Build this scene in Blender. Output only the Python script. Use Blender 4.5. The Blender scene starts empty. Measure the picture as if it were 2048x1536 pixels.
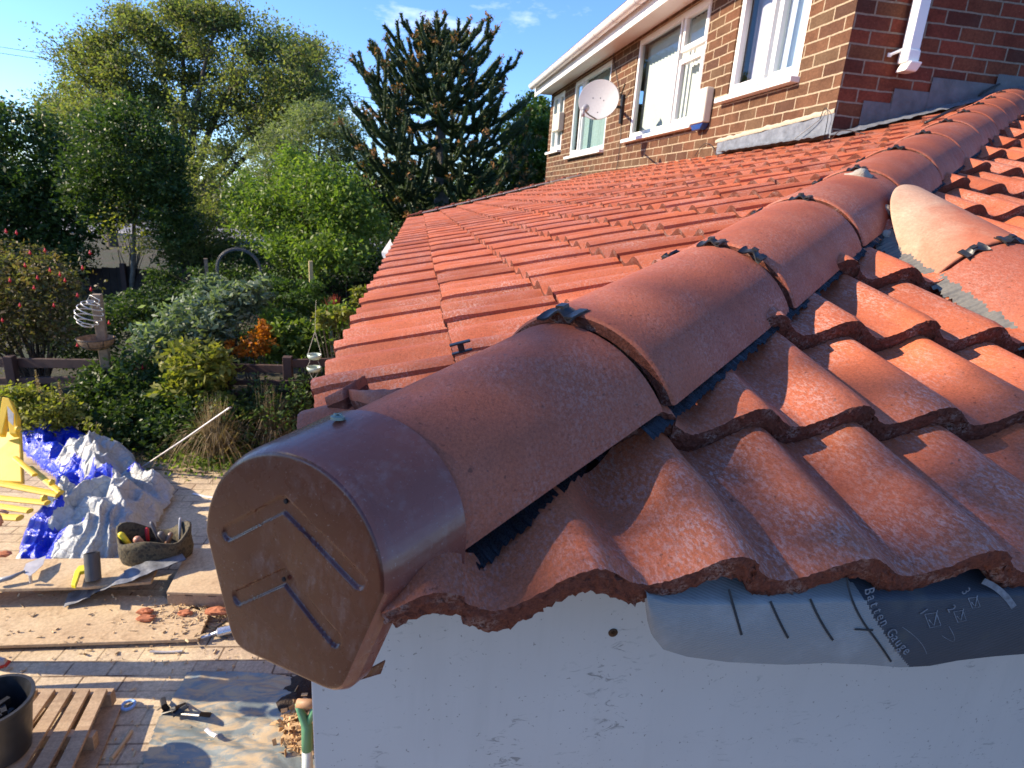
import bpy, bmesh, math, random
import numpy as np
from mathutils import Vector, Matrix, noise as mnoise

SC = bpy.context.scene
COL = SC.collection
RNG = np.random.default_rng(7)
random.seed(7)
PI = math.pi

# ------------------------------------------------------------------ camera
CAM = np.array([-0.2786, -0.3989, 0.2706])
RGT = np.array([0.98719227, -0.14522885, 0.06603037])
UPV = np.array([-0.02024203, 0.29652344, 0.95481104])
FWD = np.array([0.15824566, 0.94391866, -0.28978590])
FPX = 1199.42                       # focal length in pixels of a 2048 wide frame
cd = bpy.data.cameras.new('camera')
cam = bpy.data.objects.new('camera', cd)
COL.objects.link(cam)
M = Matrix.Identity(4)
for i in range(3):
    M[i][0], M[i][1], M[i][2], M[i][3] = RGT[i], UPV[i], -FWD[i], CAM[i]
cam.matrix_world = M
cd.sensor_width = 36.0
cd.lens = 36.0 * FPX / 2048.0
cd.clip_start = 0.02
cd.clip_end = 2000
cd.dof.use_dof = True
cd.dof.focus_distance = 0.8
cd.dof.aperture_fstop = 14
SC.camera = cam

# ------------------------------------------------------------------ sky, sun, exposure
SUN_EL, SUN_AZ = math.radians(29), math.radians(-84)      # azimuth from +Y, clockwise
w = bpy.data.worlds.new('World')
SC.world = w
w.use_nodes = True
wn, wl = w.node_tree.nodes, w.node_tree.links
sky = wn.new('ShaderNodeTexSky')
sky.sky_type = 'NISHITA'
sky.sun_disc = False
sky.sun_elevation = SUN_EL
sky.sun_rotation = SUN_AZ
sky.ozone_density = 5.0
sky.air_density = 1.0
sky.dust_density = 0.1
# a few small fair-weather clouds low in the sky
tc = wn.new('ShaderNodeTexCoord')
cmap = wn.new('ShaderNodeMapping')
cmap.inputs['Location'].default_value = (3.1, 0.4, 1.7)
cmap.inputs['Scale'].default_value = (2.4, 2.4, 6.5)
cno = wn.new('ShaderNodeTexNoise')
cno.inputs['Scale'].default_value = 1.6
cno.inputs['Detail'].default_value = 7
cno.inputs['Roughness'].default_value = 0.58
crm = wn.new('ShaderNodeValToRGB')
crm.color_ramp.elements[0].position = 0.63
crm.color_ramp.elements[1].position = 0.86
cmx = wn.new('ShaderNodeMixRGB')
cmx.inputs[2].default_value = (6.0, 6.2, 6.8, 1)
wl.new(tc.outputs['Generated'], cmap.inputs[0])
wl.new(cmap.outputs[0], cno.inputs['Vector'])
wl.new(cno.outputs['Fac'], crm.inputs[0])
wl.new(crm.outputs[0], cmx.inputs[0])
tint = wn.new('ShaderNodeMixRGB'); tint.blend_type = 'MULTIPLY'; tint.inputs[0].default_value = 1; tint.inputs[2].default_value = (0.60, 0.71, 0.92, 1)
wl.new(sky.outputs[0], tint.inputs[1])
wl.new(tint.outputs[0], cmx.inputs[1])
wl.new(cmx.outputs[0], wn['Background'].inputs[0])
wn['Background'].inputs[1].default_value = 0.15

sd = bpy.data.lights.new('sun', 'SUN')
sd.energy = 4.5
sd.angle = math.radians(0.53)
sd.color = (1.0, 0.83, 0.62)
sun = bpy.data.objects.new('sun', sd)
COL.objects.link(sun)
sun.location = (-30, 3, 12)
sdir = Vector((math.sin(SUN_AZ) * math.cos(SUN_EL), math.cos(SUN_AZ) * math.cos(SUN_EL), math.sin(SUN_EL)))
sun.rotation_euler = sdir.to_track_quat('Z', 'Y').to_euler()
SC.view_settings.view_transform = 'Standard'
SC.view_settings.look = 'None'
SC.view_settings.exposure = 1.18
SC.view_settings.gamma = 1
SC.view_settings.use_curve_mapping = False
SC.cycles.max_bounces = 6
SC.cycles.transparent_max_bounces = 12
SC.cycles.caustics_reflective = False
SC.cycles.caustics_refractive = False

# ------------------------------------------------------------------ measured frame of the place
GZ = -2.25                                   # ground level (the eaves tile is at 0)
XA = -0.4271                                 # eaves line of the left slope
TA, TB = math.tan(0.28998), math.tan(0.34095)
PA, PB = 0.28998, 0.34095
GA = 0.20748                                 # course gauge
WV = 0.12394                                 # one roll of a tile
UB0 = 0.29287                                # first roll of the front slope
UA0 = -0.34652
XW, YW, WYAW = 2.0898, 3.0832, 0.02913       # house corner, turn of its left wall
HD = np.array([0.745, 0.629, 0.222]); HD /= np.linalg.norm(HD)
HS = np.cross(HD, [0, 0, 1]); HS /= np.linalg.norm(HS)
HU = np.cross(HS, HD)

def ray(x, y):
    return FWD + RGT * ((x - 1024) / FPX) - UPV * ((y - 768) / FPX)
def at(x, y, d):
    return CAM + ray(x, y) * d
def on_plane(x, y, n, c):
    n = np.array(n, float); r = ray(x, y)
    return CAM + r * ((c - n @ CAM) / (n @ r))
def on_z(x, y, z=GZ): return on_plane(x, y, (0, 0, 1), z)
def on_y(x, y, Y): return on_plane(x, y, (0, 1, 0), Y)
def on_x(x, y, X): return on_plane(x, y, (1, 0, 0), X)
def on_b(x, y, h=0): return on_plane(x, y, (0, -TB, 1), h)
def on_a(x, y, h=0): return on_plane(x, y, (-TA, 0, 1), -TA * XA + h)
LD = np.array([-math.sin(WYAW), math.cos(WYAW), 0.0])      # along the left house wall
LN = np.array([-math.cos(WYAW), -math.sin(WYAW), 0.0])     # outward
def on_l(x, y, d=0.0):
    n = -LN
    return on_plane(x, y, n, n[0] * XW + n[1] * YW - d)
def lw(a, z, d=0.0):                                       # point on / off the left wall
    return np.array([XW, YW, 0]) + LD * a + LN * d + np.array([0, 0, z])

# ------------------------------------------------------------------ object helpers
def props(o, label=None, cat=None, group=None, kind=None):
    if label: o['label'] = label
    if cat: o['category'] = cat
    if group: o['group'] = group
    if kind: o['kind'] = kind
    return o
def thing(name, label, cat, loc, group=None):
    o = bpy.data.objects.new(name, None)
    COL.objects.link(o)
    o.location = tuple(float(v) for v in loc)
    o.empty_display_size = 0.05
    return props(o, label, cat, group)
def wloc(o):
    p = Vector(o.location)
    while o.parent:
        o = o.parent; p = p + Vector(o.location)
    return p
class MB:
    def __init__(s):
        s.v = []; s.f = []; s.m = []; s.n = 0; s.uv = {}
    def add(s, verts, faces, mi=0):
        v = np.asarray(verts, float).reshape(-1, 3)
        s.v.append(v)
        for f in faces:
            s.f.append(tuple(int(i) + s.n for i in f)); s.m.append(mi)
        s.n += len(v)
        return s
    def grid(s, P, mi=0, close_u=False, close_v=False, flip=False):
        P = np.asarray(P, float); a, b = P.shape[:2]
        s.v.append(P.reshape(-1, 3))
        I = (np.arange(a)[:, None] * b + np.arange(b)[None, :]) + s.n
        if close_u: I = np.vstack([I, I[:1]])
        if close_v: I = np.hstack([I, I[:, :1]])
        q = np.stack([I[:-1, :-1], I[:-1, 1:], I[1:, 1:], I[1:, :-1]], -1).reshape(-1, 4)
        if flip: q = q[:, ::-1]
        s.f += [tuple(r) for r in q.tolist()]
        s.m += [mi] * len(q)
        s.n += a * b
        return s
    def box(s, c, size, rz=0.0, mi=0, R=None):
        x, y, z = [v / 2 for v in size]
        v = np.array([(-x, -y, -z), (x, -y, -z), (x, y, -z), (-x, y, -z), (-x, -y, z), (x, -y, z), (x, y, z), (-x, y, z)])
        if R is None:
            cz, sz = math.cos(rz), math.sin(rz)
            R = np.array([[cz, -sz, 0], [sz, cz, 0], [0, 0, 1]])
        v = v @ np.asarray(R).T + np.asarray(c)
        return s.add(v, [(0, 3, 2, 1), (4, 5, 6, 7), (0, 1, 5, 4), (1, 2, 6, 5), (2, 3, 7, 6), (3, 0, 4, 7)], mi)
    def obox(s, o, ax, ay, az, mi=0):            # box from a corner and three edge vectors
        o, ax, ay, az = map(np.asarray, (o, ax, ay, az))
        v = [o, o + ax, o + ax + ay, o + ay, o + az, o + ax + az, o + ax + ay + az, o + ay + az]
        return s.add(v, [(0, 3, 2, 1), (4, 5, 6, 7), (0, 1, 5, 4), (1, 2, 6, 5), (2, 3, 7, 6), (3, 0, 4, 7)], mi)
    def tube(s, pts, rad, n=8, mi=0, cap=True, flat=1.0):
        pts = np.asarray(pts, float)
        if np.isscalar(rad): rad = [rad] * len(pts)
        T = np.gradient(pts, axis=0); T /= np.linalg.norm(T, axis=1)[:, None] + 1e-12
        ref = np.array([0, 0, 1.0]) if abs(T[0][2]) < 0.9 else np.array([1.0, 0, 0])
        rings = []
        x = np.cross(ref, T[0]); x /= np.linalg.norm(x)
        for p, t, r in zip(pts, T, rad):
            x = x - t * (x @ t); x /= np.linalg.norm(x) + 1e-12
            y = np.cross(t, x)
            a = np.arange(n) * 2 * PI / n
            rings.append(p + r * (np.cos(a)[:, None] * x + flat * np.sin(a)[:, None] * y))
        base = s.n
        s.grid(np.array(rings), mi, close_v=True)
        if cap:
            s.f.append(tuple(base + i for i in range(n))[::-1]); s.m.append(mi)
            e = base + (len(pts) - 1) * n
            s.f.append(tuple(e + i for i in range(n))); s.m.append(mi)
        return s
    def lathe(s, c, prof, n=24, mi=0, axis=None):
        a = np.arange(n) * 2 * PI / n
        P = np.array([[(r * math.cos(t), r * math.sin(t), z) for t in a] for r, z in prof])
        if axis is not None:
            q = Vector((0, 0, 1)).rotation_difference(Vector(axis).normalized()).to_matrix()
            P = P @ np.array(q).T
        return s.grid(P + np.asarray(c), mi, close_v=True)
    def prism(s, poly, ext, mi=0):               # 3-D polygon and extrusion vector
        a = np.asarray(poly, float); b = a + np.asarray(ext); n = len(a)
        f = [tuple(range(n))[::-1], tuple(range(n, 2 * n))] + [(i, (i + 1) % n, n + (i + 1) % n, n + i) for i in range(n)]
        return s.add(np.vstack([a, b]), f, mi)
    def build(s, name, mats, parent=None, loc=None, smooth=False, angle=None, label=None, bevel=0, uvs=None):
        V = np.vstack(s.v)
        base = Vector((0, 0, 0))
        if parent is not None: base = wloc(parent)
        elif loc is not None: base = Vector(tuple(float(q) for q in loc))
        me = bpy.data.meshes.new(name)
        me.from_pydata((V - np.array(base)).tolist(), [], s.f)
        if not isinstance(mats, (list, tuple)): mats = [mats]
        for m in mats: me.materials.append(m)
        if len(mats) > 1: me.polygons.foreach_set('material_index', s.m)
        if smooth: me.polygons.foreach_set('use_smooth', [True] * len(me.polygons))
        me.validate(); me.update()
        if angle is not None:
            me.polygons.foreach_set('use_smooth', [True] * len(me.polygons))
            me.set_sharp_from_angle(angle=math.radians(angle))
        o = bpy.data.objects.new(name, me)
        COL.objects.link(o)
        if parent is not None: o.parent = parent
        elif loc is not None: o.location = base
        if label: o['label'] = label
        if bevel:
            b = o.modifiers.new('bevel', 'BEVEL'); b.width = bevel; b.segments = 2; b.limit_method = 'ANGLE'
        return o
def fast_quads(name, V, mat, parent=None, loc=None, k=4):
    """V: (n, k, 3) loose faces"""
    n = len(V)
    base = np.array(wloc(parent)) if parent is not None else (np.array(loc, float) if loc is not None else np.zeros(3))
    co = (V - base).reshape(-1, 3).astype(np.float32)
    me = bpy.data.meshes.new(name)
    me.vertices.add(n * k); me.vertices.foreach_set('co', co.ravel())
    me.loops.add(n * k); me.loops.foreach_set('vertex_index', np.arange(n * k, dtype=np.int32))
    me.polygons.add(n)
    me.polygons.foreach_set('loop_start', np.arange(0, n * k, k, dtype=np.int32))
    me.polygons.foreach_set('loop_total', np.full(n, k, dtype=np.int32))
    me.materials.append(mat)
    me.update(calc_edges=True)
    o = bpy.data.objects.new(name, me)
    COL.objects.link(o)
    if parent is not None: o.parent = parent
    elif loc is not None: o.location = tuple(float(q) for q in loc)
    return o

# ------------------------------------------------------------------ materials
class NG:
    def __init__(s, name):
        s.m = bpy.data.materials.new(name); s.m.use_nodes = True
        s.t = s.m.node_tree; s.b = s.t.nodes['Principled BSDF']
        s.co = s.n('ShaderNodeTexCoord')
    def n(s, typ, **kw):
        nd = s.t.nodes.new(typ)
        for k, v in kw.items(): setattr(nd, k, v)
        return nd
    def link(s, a, b): s.t.links.new(a, b)
    def vec(s, scale=(1, 1, 1), rot=(0, 0, 0), src='Object'):
        mp = s.n('ShaderNodeMapping'); mp.inputs['Scale'].default_value = scale
        mp.inputs['Rotation'].default_value = rot
        s.link(s.co.outputs[src], mp.inputs[0]); return mp.outputs[0]
    def noise(s, sc, det=4, rough=0.55, vec=None, dist=0.0):
        nd = s.n('ShaderNodeTexNoise'); nd.inputs['Scale'].default_value = sc
        nd.inputs['Detail'].default_value = det; nd.inputs['Roughness'].default_value = rough
        nd.inputs['Distortion'].default_value = dist
        s.link(vec if vec is not None else s.co.outputs['Object'], nd.inputs['Vector'])
        return nd.outputs['Fac']
    def ramp(s, fac, stops):
        r = s.n('ShaderNodeValToRGB'); e = r.color_ramp.elements
        while len(e) < len(stops): e.new(0.5)
        for i, (p, c) in enumerate(stops):
            e[i].position = p
            e[i].color = (c, c, c, 1) if np.isscalar(c) else (*c, 1)
        s.link(fac, r.inputs[0]); return r.outputs[0]
    def mix(s, fac, a, b, mode='MIX'):
        m = s.n('ShaderNodeMixRGB', blend_type=mode)
        for i, v in ((0, fac), (1, a), (2, b)):
            if isinstance(v, bpy.types.NodeSocket): s.link(v, m.inputs[i])
            elif np.isscalar(v): m.inputs[i].default_value = v if i == 0 else (v, v, v, 1)
            else: m.inputs[i].default_value = (*v, 1)
        return m.outputs[0]
    def math(s, op, a, b=0.0):
        m = s.n('ShaderNodeMath', operation=op)
        for i, v in ((0, a), (1, b)):
            if isinstance(v, bpy.types.NodeSocket): s.link(v, m.inputs[i])
            else: m.inputs[i].default_value = v
        return m.outputs[0]
    def bump(s, h, strength=0.3, dist=0.002, prev=None):
        b = s.n('ShaderNodeBump'); b.inputs['Strength'].default_value = strength
        b.inputs['Distance'].default_value = dist
        s.link(h, b.inputs['Height'])
        if prev is not None: s.link(prev, b.inputs['Normal'])
        return b.outputs[0]
    def done(s, col=None, rough=None, normal=None, metal=None, spec=None):
        for k, v in (('Base Color', col), ('Roughness', rough), ('Normal', normal), ('Metallic', metal), ('Specular IOR Level', spec)):
            if v is None: continue
            if isinstance(v, bpy.types.NodeSocket): s.link(v, s.b.inputs[k])
            elif k == 'Base Color': s.b.inputs[k].default_value = (*v, 1)
            else: s.b.inputs[k].default_value = v
        return s.m
def plain(name, col, rough=0.5, metal=0.0, var=0.18, sc=25, bump=0.15, bsc=120, bd=0.001, spec=None):
    g = NG(name)
    c = g.mix(1.0, col, g.ramp(g.noise(sc, 5), [(0.25, 1 - var), (0.75, 1 + var)]), 'MULTIPLY')
    return g.done(c, g.ramp(g.noise(sc * 2), [(0.3, max(rough - 0.08, 0)), (0.7, min(rough + 0.08, 1))]),
                  g.bump(g.noise(bsc, 3), bump, bd), metal, spec)
# ================================================================== tile materials
def tile_mat(name, base, dark, chalk=0.55, grain=1.0, face=False):
    g = NG(name)
    big = g.noise(5.5, 4, 0.6)
    c = g.mix(g.ramp(big, [(0.35, 0.0), (0.68, 1.0)]), base, dark)
    if not face:
        at_ = g.n('ShaderNodeAttribute', attribute_name='tv')
        c = g.mix(1.0, c, g.ramp(at_.outputs['Fac'], [(0.0, 0.78), (1.0, 1.18)]), 'MULTIPLY')
    fine = g.noise(330, 4, 0.75)
    c = g.mix(1.0, c, g.ramp(fine, [(0.30, 0.66), (0.50, 1.0), (0.72, 1.28)]), 'MULTIPLY')
    c = g.mix(g.ramp(g.noise(150, 2, 0.4), [(0.24, 0.75), (0.31, 0.0)]), c, tuple(v * 0.30 for v in base))
    # chalky bloom: patches broken up by fine scratches
    patch = g.ramp(g.noise(6, 5, 0.6, dist=0.4), [(0.42, 0.0), (0.72, 1.0)])
    scr = g.ramp(g.noise(260, 5, 0.8, g.vec((1, 0.45, 1), (0, 0, 0.7))), [(0.47, 0.0), (0.60, 1.0)])
    spk = g.ramp(g.noise(700, 2, 0.5), [(0.64, 0.0), (0.72, 1.0)])
    m = g.math('MULTIPLY', g.math('ADD', g.math('MULTIPLY', patch, scr), g.math('MULTIPLY', spk, 0.35)), chalk)
    c = g.mix(m, c, (0.60, 0.50, 0.46))
    pits = g.ramp(g.noise(260, 2, 0.5), [(0.22, 0.0), (0.32, 1.0)])
    nb = g.bump(g.noise(900, 2, 0.8), 0.35 * grain, 0.0006)
    nb = g.bump(g.noise(210, 4, 0.75), 0.55 * grain, 0.0016, nb)
    nb = g.bump(g.noise(22, 3, 0.5), 0.25, 0.004, nb)
    nb = g.bump(pits, 0.5 * grain, 0.0008, nb)
    rg = g.ramp(g.noise(30, 3), [(0.3, 0.50), (0.7, 0.72)])
    return g.done(c, rg, nb, spec=0.35)
M_TILE = tile_mat('roof_tile', (0.45, 0.118, 0.046), (0.37, 0.092, 0.040), 0.50)
M_TILE2 = tile_mat('ridge_tile', (0.35, 0.094, 0.044), (0.265, 0.070, 0.038), 0.30, 1.4, True)
def broken_mat():
    g = NG('broken_concrete_edge')
    n1 = g.noise(260, 4, 0.75); n2 = g.noise(34, 4, 0.6)
    c = g.mix(g.ramp(n1, [(0.3, 0.0), (0.7, 1.0)]), (0.085, 0.026, 0.017), (0.19, 0.062, 0.04))
    c = g.mix(g.math('MULTIPLY', g.ramp(n2, [(0.5, 0.0), (0.7, 1.0)]), g.ramp(n1, [(0.45, 0.0), (0.55, 0.8)])), c, (0.34, 0.25, 0.22))
    return g.done(c, 0.95, g.bump(n1, 1.0, 0.003, g.bump(g.noise(700, 2), 0.8, 0.001)), spec=0.2)
M_BROK = broken_mat()
M_MORTAR = plain('mortar', (0.30, 0.27, 0.23), 0.95, var=0.3, sc=60, bump=0.9, bsc=180, bd=0.003)
M_BLKPL = plain('black_plastic', (0.016, 0.017, 0.019), 0.38, var=0.3, sc=80, bump=0.3, bsc=300)
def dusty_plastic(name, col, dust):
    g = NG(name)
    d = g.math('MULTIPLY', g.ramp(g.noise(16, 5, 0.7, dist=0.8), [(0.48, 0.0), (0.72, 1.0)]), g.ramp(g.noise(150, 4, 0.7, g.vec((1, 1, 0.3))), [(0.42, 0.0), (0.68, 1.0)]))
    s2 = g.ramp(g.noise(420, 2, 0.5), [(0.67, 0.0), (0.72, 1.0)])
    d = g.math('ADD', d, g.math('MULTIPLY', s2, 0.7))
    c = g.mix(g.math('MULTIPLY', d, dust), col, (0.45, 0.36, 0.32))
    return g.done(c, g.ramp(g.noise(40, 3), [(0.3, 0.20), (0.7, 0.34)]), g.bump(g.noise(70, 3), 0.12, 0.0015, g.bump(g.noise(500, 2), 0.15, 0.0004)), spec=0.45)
M_CAP = dusty_plastic('brown_cap_plastic', (0.078, 0.015, 0.008), 0.30)
M_SLEEVE = dusty_plastic('sheen_tinted_sleeve_plastic', (0.21, 0.066, 0.043), 0.34)  # same brown plastic as the face, glossy sheen painted into a paler base

# ================================================================== tile slopes
def lattice(u, u0, A=0.0138, lip=0.006):
    """height of the tile profile under its crest, rolls at u0 + WV * k, laps at odd k"""
    n = (u - u0) / WV
    k = np.floor(n); t = n - k
    z = np.where(t < 0.41, A * np.cos(PI * t / 0.41), -A * np.cos(PI * (t - 0.41) / 0.59)) - A
    odd = (np.mod(k, 2) == 1)
    z = z + np.where(odd & (t < 0.17), lip, 0) + np.where((~odd) & (t > 0.72), lip * np.clip((t - 0.72) / 0.2, 0, 1), 0)
    return z
def u_samples(u_a, u_b, u0, per):
    k0, k1 = math.floor((u_a - u0) / WV), math.ceil((u_b - u0) / WV)
    out = []
    for k in range(k0, k1):
        ts = list(np.arange(per) / per)
        if k % 2: ts += [0.1695, 0.1705]
        out += [u0 + WV * (k + t) for t in sorted(ts)]
    out = np.array(out)
    return out[(out >= u_a) & (out <= u_b)]
def make_slope(name, mapping, u0, u_a, u_b, rows, per, ns, parent, cuts, fine_rows=(), jit=0.0006, keep=None, label=None, th=0.031, amp=0.0138):
    mb = MB(); tv = []
    vmap = np.vectorize(lambda k, j: (math.sin(k * 127.1 + j * 311.7) * 43758.5) % 1.0)
    for j in rows:
        fine = j in fine_rows
        ua = u_samples(u_a, u_b, u0, per * (3 if fine else 1))
        zt = lattice(ua, u0, amp)
        tid = np.floor(((ua - u0) / WV + 1 - 0.17) / 2)
        wob = (vmap(tid, j) - 0.5) * 0.0035
        shs = (vmap(tid + 9, j + 3) - 0.5) * 0.007
        L = GA + 0.025
        nsr = ns * (4 if fine else 1)
        P = []
        for i in range(nsr + 1):
            fr = i / nsr
            s = j * GA + shs + fr * L
            rnd = 0.0025 * max(0.0, 1 - fr * L / 0.004) ** 2
            P.append(mapping(ua, s, zt + wob * (1 - fr) - th * fr * L / GA - rnd))
        P = np.array(P)
        if fine: P[:2] += RNG.normal(0, jit * 0.7, P[:2].shape)
        n0 = mb.n
        mb.grid(P, 0, flip=True)
        nb = 9 if fine else 2
        Bt = []
        for i in range(nb + 1):
            fr = i / nb
            bul = 0.0018 * math.sin(fr * PI)
            s = j * GA + shs - bul + 0.002 * fr
            Bt.append(mapping(ua, s, zt + wob - 0.0024 - (th - 0.001) * fr))
        Bt = np.array(Bt)
        if fine: Bt[1:] += RNG.normal(0, jit * 1.5, Bt[1:].shape)
        Bt[0] = P[0]
        mb.grid(Bt, 1)
        # underside
        mb.grid(np.array([Bt[-1], mapping(ua, j * GA + 0.06 + 0 * ua, zt + wob - th - 0.003)]), 1)
        fv = vmap(tid[:-1], j + 20)
        tv += list(np.tile(fv, nsr)) + list(np.tile(fv, nb)) + list(fv)
    o = mb.build(name, [M_TILE, M_BROK], parent, smooth=True, label=label)
    me = o.data
    if len(me.polygons) == len(tv):
        a = me.attributes.new('tv', 'FLOAT', 'FACE'); a.data.foreach_set('value', np.array(tv, np.float32))
    bm = bmesh.new(); bm.from_mesh(me)
    base = wloc(parent)
    for co, no in cuts:
        geom = bm.verts[:] + bm.edges[:] + bm.faces[:]
        bmesh.ops.bisect_plane(bm, geom=geom, plane_co=Vector(co) - base, plane_no=Vector(no), clear_outer=True)
    if keep is not None:
        dead = [f for f in bm.faces if not keep(f.calc_center_median() + base)]
        bmesh.ops.delete(bm, geom=dead, context='FACES')
    bm.to_mesh(me); bm.free()
    me.set_sharp_from_angle(angle=math.radians(42))
    return o
cA, sA, cB, sB = math.cos(PA), math.sin(PA), math.cos(PB), math.sin(PB)
def map_b(u, s, z):
    P = np.stack([XA + u, s * cB - z * sB, s * sB + z * cB], -1)
    # the cut tiles by the end cap sit a little low
    perp = (P[..., 0] - XA) * HD[1] / 0.975 - P[..., 1] * HD[0] / 0.975
    k = np.clip((0.215 - perp) / 0.12, 0, 1); k = k * k * (3 - 2 * k)
    P[..., 2] -= 0.026 * k * np.clip(1.5 - P[..., 1] / 0.24, 0, 1)
    return P
def map_a(u, s, z): return np.stack([XA + s * cA - z * sA, -u, s * sA + z * cA], -1)

EXT = thing('roof_extension', 'single-storey lean-to with orange-red interlocking concrete tiles, hip ridge and white fascia', 'extension', (0.6, 1.2, GZ))
hn = np.array([HD[1], -HD[0], 0.0]); hn /= np.linalg.norm(hn)      # points to the front (B) side
p0 = np.array([XA, 0, 0])
# front slope (close to the lens, fine) and the rest of it
make_slope('front_tile_slope', map_b, UB0, 0.0, 3.3, range(0, 16), 13, 3, EXT,
           [(tuple(p0 + hn * 0.076), tuple(-hn)), ((0, YW - 0.01, 0), (0, 1, 0))], fine_rows=(0, 1, 2, 3))
def keep_a(c):
    if c.y > YW - 0.02:
        n = (c.x - XW) * -LN[0] + (c.y - YW) * -LN[1]
        return n < 0.01
    return True
YFAR = 7.35
make_slope('left_tile_slope', map_a, UA0, -YFAR, -0.02, range(0, 19), 12, 2, EXT,
           [(tuple(p0 - hn * 0.07), tuple(hn)), ((0, 0.245, 0), (0, -1, 0))], fine_rows=(0, 1), keep=keep_a, th=0.019, amp=0.0108)

# ---- ridge tiles
HW, DR, RR = 0.125, 0.09, 0.1318
def arc_section(hw=HW, dr=DR, n=40):
    r = (hw * hw + dr * dr) / (2 * dr); am = math.asin(min(1, hw / r)); am = PI - am if dr > r else am
    a = np.linspace(-am, am, n)
    return np.stack([r * np.sin(a), r * (np.cos(a) - 1)], -1)
def ridge_tile(name, O0, O1, sec0, sec1, S0, U0, S1, U1, parent, off0=None, off1=None, th=0.017, mat=None, label=None, nl=14):
    """half-round tile lofted between two sections (given from the crest point)"""
    O0, O1 = np.asarray(O0, float), np.asarray(O1, float)
    ax = O1 - O0; L = np.linalg.norm(ax); ax = ax / L
    n = len(sec0)
    def shell(sec, t):
        d = np.gradient(sec, axis=0); d /= np.linalg.norm(d, axis=1)[:, None]
        nn = np.stack([-d[:, 1], d[:, 0]], -1)
        return sec - nn * t
    s0i, s1i = shell(sec0, th), shell(sec1, th)
    fr = [0, 0.004, 0.012] + list(np.linspace(0.04, 0.96, nl)) + [0.988, 0.996, 1.0]
    drop = [0.0035, 0.0008, 0] + [0] * nl + [0, 0.0008, 0.0035]
    def ring(f, secA, secB, dd):
        sec = secA * (1 - f) + secB * f
        O = O0 + ax * L * f; S = S0 * (1 - f) + S1 * f; U = U0 * (1 - f) + U1 * f
        P = O + sec[:, :1] * S + sec[:, 1:] * U
        c = O - U * 0.1
        if dd:
            v = c - P; v /= np.linalg.norm(v, axis=1)[:, None]; P = P + v * dd
        if off0 is not None: P = P + ax * (off0 * (1 - f))[:, None]
        if off1 is not None: P = P + ax * (off1 * f)[:, None]
        return P
    outer = np.array([ring(f, sec0, sec1, d) for f, d in zip(fr, drop)])
    inner = np.array([ring(f, s0i, s1i, 0) for f in fr])
    mb = MB()
    mb.grid(outer, 0)
    mb.grid(inner, 1, flip=True)
    for side in (0, -1):
        e = np.array([outer[:, side] * (1 - k) + inner[:, side] * k for k in np.linspace(0, 1, 4)])
        e[1:-1] += RNG.normal(0, 0.0005, e[1:-1].shape)
        mb.grid(e, 0)
    for k, o_, i_ in ((0, outer[0], inner[0]), (1, outer[-1], inner[-1])):
        e = np.array([o_ * (1 - q) + i_ * q for q in np.linspace(0, 1, 7)])
        e[1:-1] += RNG.normal(0, 0.0008, e[1:-1].shape)
        mb.grid(e, 1, flip=(k == 1))
    o = mb.build(name, [mat or M_TILE2, M_BROK], parent, angle=50, label=label)
    return o
def clip(parent, P, tang, axis, nrm, name='ridge_clip', s=1.0):
    """black plastic union clip bent over a joint"""
    P, tang, axis, nrm = map(np.asarray, (P, tang, axis, nrm))
    mb = MB()
    rows = []
    for i, u in enumerate(np.linspace(-1, 1, 13)):
        wid = (0.010 + 0.012 * abs(u) ** 1.5) * s
        lift = (0.006 + 0.0035 * math.cos(u * PI * 1.5)) * s - 0.004 * abs(u)
        rows.append([P + tang * (u * 0.026 * s) + axis * (v * wid) + nrm * (lift + 0.003 * (1 - v * v)) for v in np.linspace(-1, 1, 7)])
    top = np.array(rows); bot = top - nrm * 0.0025
    mb.grid(top, 0); mb.grid(bot, 0, flip=True)
    for a, b in ((top[0], bot[0]), (bot[-1], top[-1]), (bot[:, 0], top[:, 0]), (top[:, -1], bot[:, -1])):
        mb.grid(np.array([a, b]), 0)
    mb.box(P + nrm * 0.011 * s, (0.012 * s, 0.012 * s, 0.006 * s), R=np.stack([tang, axis, nrm], 1))
    mb.box(P + tang * 0.02 * s + nrm * 0.003, (0.012 * s, 0.034 * s, 0.003 * s), R=np.stack([tang, axis, nrm], 1))
    return mb.build(name, M_BLKPL, parent, angle=35)

sec = arc_section()
S0H, RL = 0.4433, 0.39586
HO = np.array([XA, 0, 0.0408])
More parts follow.
